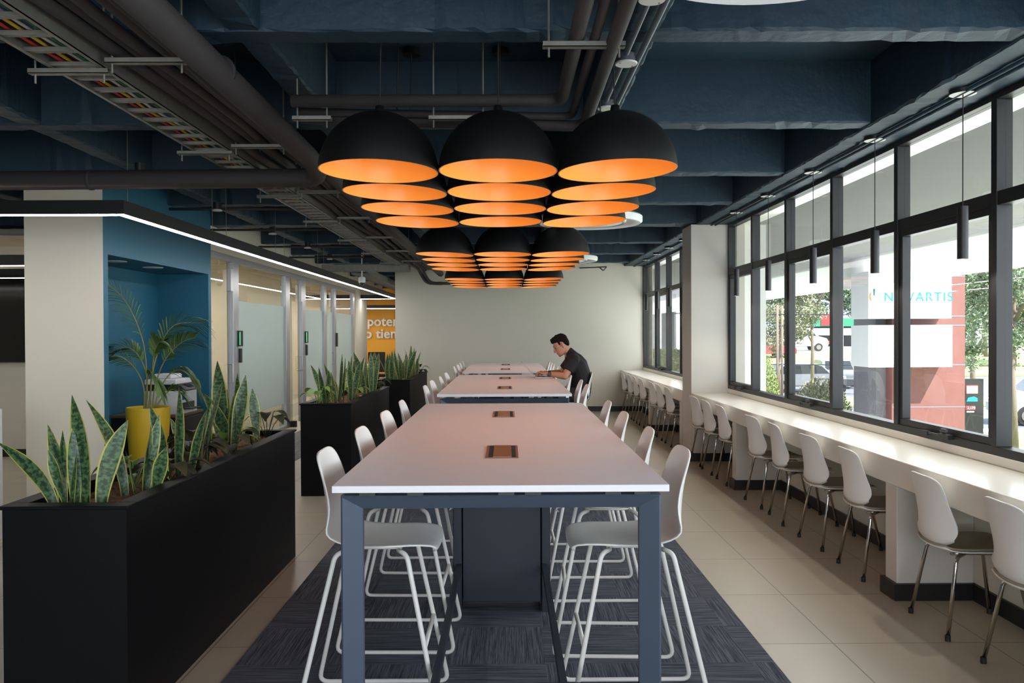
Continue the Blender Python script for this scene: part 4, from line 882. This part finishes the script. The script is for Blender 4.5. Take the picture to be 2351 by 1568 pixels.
# legs
for s in (-1, 1):
    kn = Vector((-.31, s*.12, .82)); an = Vector((-.20, s*.12, .42)); capsule(body, [Vector((.10, s*.09, .81)), Vector((-.1, s*.11, .825)), kn], [.088, .075, .056]); capsule(body, [kn, kn.lerp(an, .35), an], [.055, .054, .036])
bo = body.build('body', 'skin', per, smooth=True)
md = bo.modifiers.new('remesh', 'REMESH'); md.mode = 'VOXEL'; md.voxel_size = .0042; md.use_smooth_shade = True
md = bo.modifiers.new('smooth', 'SMOOTH'); md.factor = .5; md.iterations = 3
def remesh(o, v=.008, it=5):
    md = o.modifiers.new('remesh', 'REMESH'); md.mode = 'VOXEL'; md.voxel_size = v; md.use_smooth_shade = True
    md = o.modifiers.new('smooth', 'SMOOTH'); md.factor = .5; md.iterations = it; return o
sh = MB()
capsule(sh, [Vector((.092, 0, .86)), Vector((.095, 0, .95)), Vector((.075, 0, 1.08)), Vector((.03, 0, 1.20)), Vector((-.01, 0, 1.275)), Vector((-.032, 0, 1.325)), Vector((-.046, 0, 1.352))], [.128, .132, .142, .148, .125, .088, .074], 20)
for s in (-1, 1):
    capsule(sh, [Vector((.092, s*.06, .90)), Vector((.075, s*.07, 1.08)), Vector((.03, s*.09, 1.2)), Vector((-.005, s*.10, 1.27))], [.115, .122, .118, .085], 16)
    S0 = Vector((-.01, s*.18, 1.268)); E0 = EL if s < 0 else ER; capsule(sh, [Vector((-.01, s*.08, 1.29)), S0], [.075, .075], 14)
    sh.tube([S0, S0.lerp(E0, .38), S0.lerp(E0, .68)], [.076, .074, .073], 16)
remesh(sh.build('t_shirt', 'shirt', per, smooth=True), .007, 4)
tr_ = MB()
for s in (-1, 1):
    kn = Vector((-.31, s*.12, .82)); an = Vector((-.20, s*.12, .42)); capsule(tr_, [Vector((.085, s*.075, .835)), Vector((-.1, s*.11, .835)), kn], [.120, .090, .070], 16); tr_.tube([kn, kn.lerp(an, .4), an.lerp(kn, .05)], [.070, .064, .052], 14)
capsule(tr_, [Vector((.09, -.06, .845)), Vector((.09, .06, .845))], .120, 16)
remesh(tr_.build('trousers', 'jeans', per, smooth=True), .009, 4)
for s in (-1, 1):
    k = MB(); capsule(k, [Vector((-.19, s*.12, .385)), Vector((-.27, s*.12, .372)), Vector((-.37, s*.125, .362))], [.042, .040, .030], 12); k.build('shoe', 'black', per, smooth=True)
hm = MB()
for z, fx, bx, hw in [(-.03, -.052, -.098, .070), (-.01, -.03, -.108, .081), (.01, -.012, -.114, .085), (.035, .010, -.117, .087), (.06, .095, -.117, .087), (.085, .108, -.114, .084), (.11, .10, -.103, .075), (.13, .065, -.08, .058), (.142, .02, -.045, .03)]:
    pass
hr = []
for z, fx, bx, hw in [(-.045, -.062, -.092, .058), (-.02, -.040, -.106, .078), (.005, -.018, -.113, .083), (.03, .0, -.116, .085), (.05, .03, -.117, .086), (.068, .085, -.116, .085), (.09, .097, -.112, .083), (.115, .090, -.10, .074), (.135, .058, -.075, .056), (.146, .01, -.04, .028)]:
    row = []
    for k in range(20):
        a = 2*PI*k/20; c, s = math.cos(a), math.sin(a); jr = 1+.03*math.sin(k*5.1+z*90)
        row.append(H((fx+bx)/2+(fx-bx)/2*c*jr, hw*math.copysign(abs(s)**.9, s)*jr, z))
    row.append(row[0]); hr.append(row)
b0 = len(hm.v); hm.grid(hr); hm.f.append(tuple(b0+k for k in range(20))); hm.m.append(0); hm.f.append(tuple(b0+(len(hr)-1)*21+k for k in range(20))); hm.m.append(0)
for k in range(46):
    x, y = rnd.uniform(-.05, .082), rnd.uniform(-.058, .058); hm.ball(H(x, y, .138-.22*max(0, x)-.25*max(0, -x-.01)-abs(y)*.42), rnd.uniform(.014, .020), 8)
for s in (-1, 1): capsule(hm, [H(.012, s*.070, .055), H(.014, s*.067, .022), H(.016, s*.065, -.012)], [.016, .013, .006], 8)
for s in (-1, 1): capsule(hm, [H(.088, s*.018, .034), H(.090, s*.034, .039), H(.078, s*.054, .034)], [.0045, .005, .004], 8)
remesh(hm.build('hair', 'hair', per, smooth=True), .0042, 2)
g = MB()
for s in (-1, 1):
    ring = [H(.100+.0*k, s*(.032+.024*math.cos(2*PI*k/16)), .006+.019*math.sin(2*PI*k/16)) for k in range(17)]; g.tube(ring, .0022, 6, caps=False); g.tube([H(.100, s*.056, .010), H(.05, s*.074, .012), H(-.015, s*.082, .012)], .0022, 6)
g.tube([H(.100, -.008, .010), H(.103, 0, .013), H(.100, .008, .010)], .0022, 6); g.build('glasses', 'glasses', per, smooth=True)
e = MB()
for s in (-1, 1): e.ball(H(.083, s*.032, .006), (.010, .012, .008), 10)
e.build('eye', 'eye', per, smooth=True)
w = MB(); wd = (WR-EL).normalized(); c0 = EL.lerp(WR, .90); w.tube([c0-wd*.012, c0+wd*.012], .034, 16, caps=False); w.box(c0.x-.02, c0.x+.02, c0.y-.042, c0.y-.03, c0.z-.02, c0.z+.02); w.build('wrist_watch', 'watch', per, smooth=False, solid=.004)

# ------------------------------------------------------------------ outside: canopy, ground, sign, street
ZG = -1.5
mb = MB(); mb.box(3.02, 7.1, -6, 60, 3.05, 3.3, mats=[1, 1, 1, 1, 1, 1]); mb.box(2.9, 3.19, -6, 60, 2.99, 3.05, mats=[0]*6)
o = mb.build('roof', ['fascia', 'soffit']); structure(o, 'grey roof overhang soffit outside the windows', 'overhang')
o = MB().box(6.9, 7.1, -6, 60, 2.49, 3.05).build('trim_5', 'acrylic'); structure(o, 'white edge beam of the roof overhang outside', 'fascia')
mb = MB(); mb.box(2.95, 3.33, 10.62, 11.0, ZG, 2.99); mb.box(2.9, 2.99, 17.0, 17.3, ZG, 2.99)
o = mb.build('wall_wing', 'fascia'); structure(o, 'white outside wing walls beside the window bays', 'wall')
def zt(y): return ZG + (0 if y < 44 else min(1, (y-44)/28)*1.7)
ys = [-10, 10, 44, 48, 52, 56, 60, 64, 68, 72, 80, 100, 160]
o = MB().grid([[(x, y, zt(y)) for x in (3, 20, 50, 110)] for y in ys]).build('ground', 'asphalt'); structure(o, 'grey asphalt street outside the windows', 'street')
def lawn(name, x0, x1, y0, y1, key, label):
    n = 8; o = MB().grid([[(x, y0+(y1-y0)*i/n, zt(y0+(y1-y0)*i/n)+.06) for x in (x0, x1)] for i in range(n+1)]).build(name, key, solid=.1); return structure(o, label, 'lawn' if key == 'grass' else 'pavement')
lawn('trim_11', 3.05, 7.3, -9, 60, 'pave', 'pale paving added under the roof overhang to bounce sunlight up'); lawn('trim_6', 7.3, 40, 4, 24.6, 'grass', 'green lawn around the sign pylon'); lawn('trim_7', 7.3, 40, 24.6, 25.4, 'pave', 'pale kerb beyond the lawn')  # paving by the building is added for neutral bounce onto soffit and fascia
lawn('trim_8', 8, 60, 34, 38, 'grass', 'green strip between the two lanes'); lawn('trim_9', 14, 90, 50, 66, 'grass', 'green bank before the shop'); lawn('trim_10', 10, 90, 66, 73, 'pave', 'pale shop forecourt')
# pylon sign
YP = 16.0
def PX(x): return (x-1164)/1900*YP
def PZ(y): return 1.61-(y-761)/1900*YP
t = thing('sign_pylon', 'terracotta sign pylon with two white boxes and cyan lettering outside', 'sign', (PX(2123), YP, ZG)); ox, oz = PX(2123), ZG
mb = MB(); mb.box(PX(2050)-ox, PX(2219)-ox, 0, 1.3, 0, 4.75, 0); mb.box(PX(2027)-ox, PX(2050)-ox, .25, 1.3, 0, 4.75, 1)
mb.build('column', ['brick', 'brick_d'], t)
for y in (634, 726, 747, 838, 935): MB().box(PX(2051)-ox, PX(2219.5)-ox, -.003, .01, PZ(y)-oz-.012, PZ(y)-oz+.012).build('panel_joint', 'brick_d', t)
ys_ = YP-.455; fx = lambda x: (x-1164)/1900*ys_-ox; fz = lambda y: 1.61-(y-761)/1900*ys_-oz
s1 = MB().box(fx(1996), fx(2188), -.455, .33, fz(731), fz(622)).build('sign_box', 'sign', t); s2 = MB().box(fx(1996), fx(2190), -.455, .33, fz(843), fz(746)).build('sign_box', 'sign', t)
text('sign_lettering', 'NOVARTIS', .245, (fx(2031), -.458, fz(691)), (PI/2, 0, 0), 'cyan', .004, 0, s1, 1.16)
lg = MB(); lg.prism([(fx(1999), fz(688)), (fx(2003), fz(690)), (fx(2001), fz(680)), (fx(2003), fz(668)), (fx(1998), fz(676))], 'y', -.465, -.45); lg.build('logo_flame', 'flame', s1)
lg = MB(); lg.prism([(fx(2008), fz(678)), (fx(2010), fz(678)), (fx(2011), fz(662)), (fx(2007), fz(663))], 'y', -.465, -.45); lg.build('logo_flame', 'cyan', s1)
# trees
def tree(name, label, x, y, h, crown, key, seed, n=1800, leafs=.16, trunk=.12, group='trees outside', z0=None, lean=0, forks=3):
    rr = random.Random(seed); z0 = zt(y) if z0 is None else z0; t = thing(name, label, 'tree', (x, y, z0), 0, group)
    m = MB(); top = Vector((lean, 0, h*.75)); m.tube([(0, 0, 0), (lean*.3+rr.uniform(-.1, .1), 0, h*.3), (lean*.7, rr.uniform(-.1, .1), h*.55), top], [trunk, trunk*.8, trunk*.6, trunk*.25], 8)
    for k in range(forks):
        u = rr.uniform(.35, .6); b0 = Vector((lean*u, 0, h*u)); a = rr.uniform(0, 2*PI); m.tube([b0, b0+Vector((math.cos(a)*.5, math.sin(a)*.5, h*.12)), b0+Vector((math.cos(a)*1.0, math.sin(a)*1.0, h*.28))], [trunk*.5, trunk*.35, trunk*.15], 6)
    m.build('trunk', 'bark', t, smooth=True)
    c = MB(); cl = []
    for (cx, cz, rx, rz, w) in crown:
        for _ in range(int(9*w)):
            a, b_, q = rr.uniform(0, 2*PI), rr.uniform(-1, 1), rr.uniform(.5, 1)**.5; s = math.sqrt(1-b_*b_); cl.append((cx+rx*q*s*math.cos(a), rx*q*s*math.sin(a), cz+rz*q*b_, rx*.34))
    for _ in range(n):
        X, Y_, Z, R = rr.choice(cl); p = Vector((X+rr.gauss(0, R*.5), Y_+rr.gauss(0, R*.5), Z+rr.gauss(0, R*.45)))
        d = Vector((rr.gauss(0, 1), rr.gauss(0, 1), rr.gauss(0, .6)-.5)).normalized(); e_ = d.cross(Vector((rr.gauss(0, 1), rr.gauss(0, 1), rr.gauss(0, 1)))).normalized(); L = leafs*rr.uniform(.7, 1.3)
        c.add([p-d*L, p+e_*L*.4, p+d*L, p-e_*L*.4], [(0, 1, 2, 3)])
    c.build('crown', key, t, recalc=False); return t
def at(xp, Y): return (xp-1164)/1900*Y
tree('street_tree', 'pale leaning tree at the edge of the lawn past the pylon', at(2335, 21), 21, 6.6, [(-.5, 3.9, 1.0, 1.5, 2), (.4, 4.4, 1.1, 1.5, 2), (-1.0, 4.2, .6, 1.2, 1), (.5, 3.3, .7, .7, 1)], 'tree_a', 1, 11000, .05, .10)
tree('street_tree', 'slim pale trunked tree leaning before the parked silver car', at(2305, 22.5), 22.5, 6.0, [(-.2, 3.9, .9, 1.3, 2), (-.9, 3.6, .6, 1.2, 1)], 'tree_a', 2, 8000, .05, .09, lean=.4)
tree('street_tree', 'weeping tree close behind the pylon column', at(2240, 27), 27, 6.8, [(-.1, 3.6, .8, 1.9, 2), (.4, 4.6, 1.1, 1.4, 2)], 'tree_a', 3, 8000, .055, .10)
tree('street_tree', 'drooping olive tree by the near kerb on two thin trunks', at(1792, 36), 36, 5.2, [(-.5, 3.2, 1.0, 1.0, 2), (.3, 3.5, .9, .9, 2)], 'tree_c', 4, 6000, .07, .08)
tree('street_tree', 'thin dark trunked tree in the middle of the green strip', at(1866, 38), 38, 7.4, [(0, 5.0, 1.1, 1.4, 2), (-.6, 4.2, .7, .9, 1)], 'tree_c', 5, 5000, .07, .10)
for i, (xp, Y, h, w, k) in enumerate([(1745, 85, 10, 4.0, 'tree_b'), (1790, 92, 12, 4.5, 'tree_a'), (1835, 88, 12, 4.2, 'tree_b'), (1880, 95, 13, 4.6, 'tree_a'), (1925, 90, 13, 4.6, 'tree_b'), (1960, 96, 13, 4.6, 'tree_b'), (2215, 70, 12, 4.4, 'tree_b'), (2265, 62, 12, 4.6, 'tree_a'), (2330, 55, 12, 4.6, 'tree_b')]):
    tree('background_tree', 'tall dense tree on the skyline, %s along the far side of the street' % ORD[i], at(xp, Y), Y, h, [(0, h*.62, w*.75, h*.28, 3), (-w*.3, h*.5, w*.6, h*.22, 2), (w*.35, h*.48, w*.6, h*.24, 2)], k, 40+i, 5200, .18, .22, 'trees on the skyline')
for i, (x, y) in enumerate(((31, 16), (35, 9), (38, 2), (30, 25))):
    tree('background_tree', 'tall dense tree across the street beyond the frame edge, %s of four' % ORD[i], x, y, 11, [(0, 6.8, 3.2, 3.2, 3), (-1.3, 5.4, 2.5, 2.4, 2), (1.4, 5.2, 2.5, 2.6, 2)], 'tree_b' if i % 2 else 'tree_a', 70+i, 4200, .18, .22, 'trees on the skyline')
def bush(name, label, x, y, z0, rx, ry, rz, key, n, seed, L=.07, cat='bush'):
    rr = random.Random(seed); c = MB()
    for _ in range(n):
        a, b_ = rr.uniform(0, 2*PI), rr.uniform(-.2, 1); s = math.sqrt(max(0, 1-b_*b_)); q = rr.uniform(.72, 1.04); p = Vector((rx*s*math.cos(a)*q, ry*s*math.sin(a)*q, rz*(.2+.8*b_)*q))
        d = (p.normalized()+Vector((rr.gauss(0, .6), rr.gauss(0, .6), rr.gauss(0, .6)))).normalized(); e_ = d.cross(Vector((rr.gauss(0, 1), rr.gauss(0, 1), rr.gauss(0, 1)))).normalized(); l = L*rr.uniform(.7, 1.4)
        c.add([p-d*l, p+e_*l*.4, p+d*l, p-e_*l*.4], [(0, 1, 2, 3)])
    o = c.build(name, key, recalc=False, loc=(x, y, z0)); return tag(o, label, cat)
bush('round_bush', 'big rounded olive bush on the lawn before the street', at(1885, 19), 19, ZG, .80, .8, 2.0, 'tree_c', 12000, 5, .038)
bush('round_bush', 'bright leafy bush beside the white wing wall outside', at(1758, 24), 24, ZG, .42, .5, 2.4, 'hedge', 4200, 6, .042)
def hedge(x0, x1, y0, y1, z0, z1):
    rr = random.Random(8); c = MB(); c.box(x0+.08, x1-.08, y0+.08, y1-.08, z0, z1-.08)
    for _ in range(6500):
        f_ = rr.random(); p = Vector((rr.uniform(x0, x1), y0+rr.uniform(-.05, .08), rr.uniform(z0, z1))) if f_ < .45 else Vector((x0+rr.uniform(-.05, .08), rr.uniform(y0, y1), rr.uniform(z0, z1))) if f_ < .65 else Vector((rr.uniform(x0, x1), rr.uniform(y0, y1), z1+rr.uniform(-.08, .06)))
        d = Vector((rr.gauss(0, 1), rr.gauss(0, 1), rr.gauss(0, 1))).normalized(); e_ = d.cross(Vector((rr.gauss(0, 1), rr.gauss(0, 1), rr.gauss(0, 1)))).normalized(); l = .07*rr.uniform(.6, 1.4); c.add([p-d*l, p+e_*l*.45, p+d*l, p-e_*l*.45], [(0, 1, 2, 3)])
    return tag(c.build('clipped_hedge', 'hedge', recalc=False), 'sunlit clipped hedge outside the short window by the end wall', 'hedge')
hedge(4.0, 6.4, 22.5, 24, ZG+.07, 1.05)
# building beyond the hedge, with vertical fins
t = thing('street_building', 'grey building with white vertical fins beyond the hedge', 'building', (5.0, 44, ZG)); MB().box(0, 5.4, 0, 6, 0, 5.5).build('wall', 'soffit', t)
for x in (.4, 1.5, 1.75, 2.9, 4.0, 4.8): MB().box(x, x+.22, -.25, 0, 0, 5.5).build('fin', 'fascia', t)
for x in (.75, 2.1, 3.25): MB().box(x, x+.65, -.04, 0, .4, 5.2).build('dark_glazing', 'car_glass', t)
# shop with green awning
YS = 76; t = thing('street_shop', 'low shop with green awning and red sign across the street', 'building', (at(1835, YS), YS, zt(YS)))
Ls = at(1990, YS)-at(1835, YS); MB().box(0, Ls, 0, 6, 0, 2.6).build('storefront', 'shop_d', t); MB().box(-.3, Ls+.3, -1.2, 0, 1.9, 2.65).build('awning', 'shop_g', t); MB().box(1.6, 2.7, -1.28, -1.2, 2.0, 3.0).build('shop_sign', 'shop_r', t); MB().box(0, Ls, -.9, -.8, 1.1, 1.75).build('fascia_band', 'sign', t); MB().box(2.2, 2.9, -.95, -.85, .3, .6).build('poster', 'shop_r', t)
for x in (.9, 1.5): MB().box(x, x+.3, -.06, 0, .1, 1.0).build('shop_window', 'sign', t)
# poles
t = thing('utility_pole', 'thick white utility pole beside the shop', 'pole', (at(1932, 52), 52, zt(52))); MB().lathe([(.17, 0), (.13, 9.5), (.001, 9.5)], n=16).build('shaft', 'concrete', t, smooth=True); MB().box(-1, 1, -.06, .06, 7.6, 7.75).build('crossarm', 'concrete', t)
t = thing('street_light', 'white street light with long curved arm outside', 'street light', (at(1912, 44), 44, zt(44))); MB().tube(fillet([(0, 0, 0), (0, 0, 4.7), (-1.4, 0, 4.85)], .4), [.06]*8 if False else .05, 8).build('mast', 'concrete', t, smooth=True); MB().ball((-1.3, 0, 4.82), (.32, .12, .07), 10).build('lantern', 'sign', t, smooth=True)
for i, (xp, Y) in enumerate(((1786, 30), (1797, 31))): o = MB().tube([(at(xp, Y), Y, ZG), (at(xp, Y), Y, 2.6)], .045, 8).build('sign_post', 'bark', smooth=True); tag(o, ['slim brown post by the kerb, outer of the pair', 'slim brown post by the kerb, inner of the pair'][i], 'post', 'posts by the kerb')
for i, (z0, z1, Y) in enumerate(((5.35, 5.5, 55), (3.1, 4.8, 30), (2.3, 2.2, 30), (.4, .3, 32))):
    o = MB().tube([(6, Y, z0), (20, Y, (z0+z1)/2-.1), (44, Y, z1)], .018, 5).build('overhead_cable', 'rubber'); tag(o, 'thin overhead cable across the street, %s from the top' % ORD[i], 'cable', 'overhead cables')
# advert board right of the pylon
YA = 19.5; t = thing('advert_board', 'black advert board with red frame and price beside the pylon', 'sign', (at(2221, YA), YA, ZG)); ax = at(2221, YA); 
az = lambda y: 1.61-(y-760)/1900*YA-ZG; bx = lambda x: at(x, YA)-ax
MB().box(bx(2221), bx(2262), 0, .12, az(1000), az(870)).build('board', 'black', t); MB().box(bx(2221), bx(2262), 0, .14, 0, az(1000)).build('base', 'concrete', t)
MB().box(bx(2222), bx(2249), -.008, 0, az(904), az(884)).build('picture_frame', 'shop_r', t); MB().box(bx(2223), bx(2248), -.012, -.008, az(903), az(886)).build('picture', 'printer', t)
MB().prism([(bx(2222), az(922)), (bx(2226), az(913)), (bx(2240), az(910)), (bx(2248), az(914)), (bx(2248), az(922))], 'y', -.01, 0).build('car_picture', 'cyan', t)
MB().box(bx(2221), bx(2243), -.008, 0, az(941), az(932)).build('price_tag', 'shop_r', t); text('price_text', '2,179', .085, (bx(2224), -.012, az(939.5)), (PI/2, 0, 0), 'sign', .002, 0, t); MB().box(bx(2223), bx(2240), -.008, 0, az(947), az(944)).build('caption_line', 'sign', t)
# cars
def car(label, key, loc, rz, L=4.3, Hh=1.6):
    t = thing('parked_car' if 'parked' in label else 'passing_car', label, 'car', loc, rz); k = L/4.3; q = Hh/1.6
    side = [(-2.1, .35), (-2.12, .75), (-2.0, .98), (-1.75, 1.0), (-1.25, 1.5), (-.9, 1.58), (.55, 1.58), (.85, 1.50), (1.35, 1.03), (2.0, .88), (2.12, .65), (2.1, .35)]
    MB().prism([(x*k, z*q) for x, z in side], 'y', -.84, .84).build('body', key, t, bevel=.07, bseg=3)
    gl = [(-1.55, 1.03), (-1.2, 1.44), (-.9, 1.51), (.52, 1.51), (.8, 1.44), (1.18, 1.05)]
    MB().prism([(x*k, z*q) for x, z in gl], 'y', -.85, .85).build('side_window', 'car_glass', t)
    MB().add([(1.33*k, -.72, 1.04*q), (1.33*k, .72, 1.04*q), (.87*k, .64, 1.49*q), (.87*k, -.64, 1.49*q)], [(0, 1, 2, 3)]).build('windscreen', 'car_glass', t, solid=.03); MB().add([(-1.75*k, -.72, 1.02*q), (-1.75*k, .72, 1.02*q), (-1.27*k, .64, 1.48*q), (-1.27*k, -.64, 1.48*q)], [(0, 1, 2, 3)]).build('rear_window', 'car_glass', t, solid=.03)
    for x in (-1.35, 1.35):
        for s in (-1, 1):
            w_ = MB().tube([(x*k, s*.66, .33), (x*k, s*.87, .33)], .33, 18).build('wheel', 'tyre', t, smooth=False); MB().tube([(x*k, s*.85, .33), (x*k, s*.885, .33)], .20, 14).build('hub', 'galv', w_)
    for s in (-1, 1): MB().box(2.02*k, 2.12*k, s*.6-.14, s*.6+.14, .66, .82).build('headlight', 'sign', t, bevel=.02)
    return t
car('silver car parked behind the leaning tree', 'car_s', (at(2345, 26.8)+1.9, 27.4, ZG), 2.9, 4.4, 1.7); car('grey car passing on the street before the round bush', 'car_g', (at(1838, 43), 43, ZG), .05, 4.3, 1.5)
car('white van parked by the shop hedge', 'car_w', (at(1832, 68), 68, zt(68)+.08), 0, 4.6, 1.9); car('dark car passing under the utility pole', 'car_g', (at(1917, 46), 46.2, zt(46)), 1.4, 4.0, 1.5); car('red tinted far car parked at the drooping tree', 'shop_r', (at(1762, 62), 62, zt(62)+.06), .3, 4.2, 1.5)
t = thing('motorbike', 'dark motorbike riding on the street beside the pylon sign', 'motorbike', (at(1958, 41), 41, ZG))
for x in (-.6, .6): MB().tube([(x, -.05, .3), (x, .05, .3)], .3, 14).build('wheel', 'tyre', t)
MB().prism([(-.6, .55), (-.5, .8), (.1, .78), (.35, 1.0), (.55, .8), (.4, .45), (-.3, .4)], 'y', -.13, .13).build('body', 'shop_d', t, bevel=.03); MB().tube([(.42, -.3, 1.05), (.42, .3, 1.05)], .02, 6).build('handlebar', 'black', t)
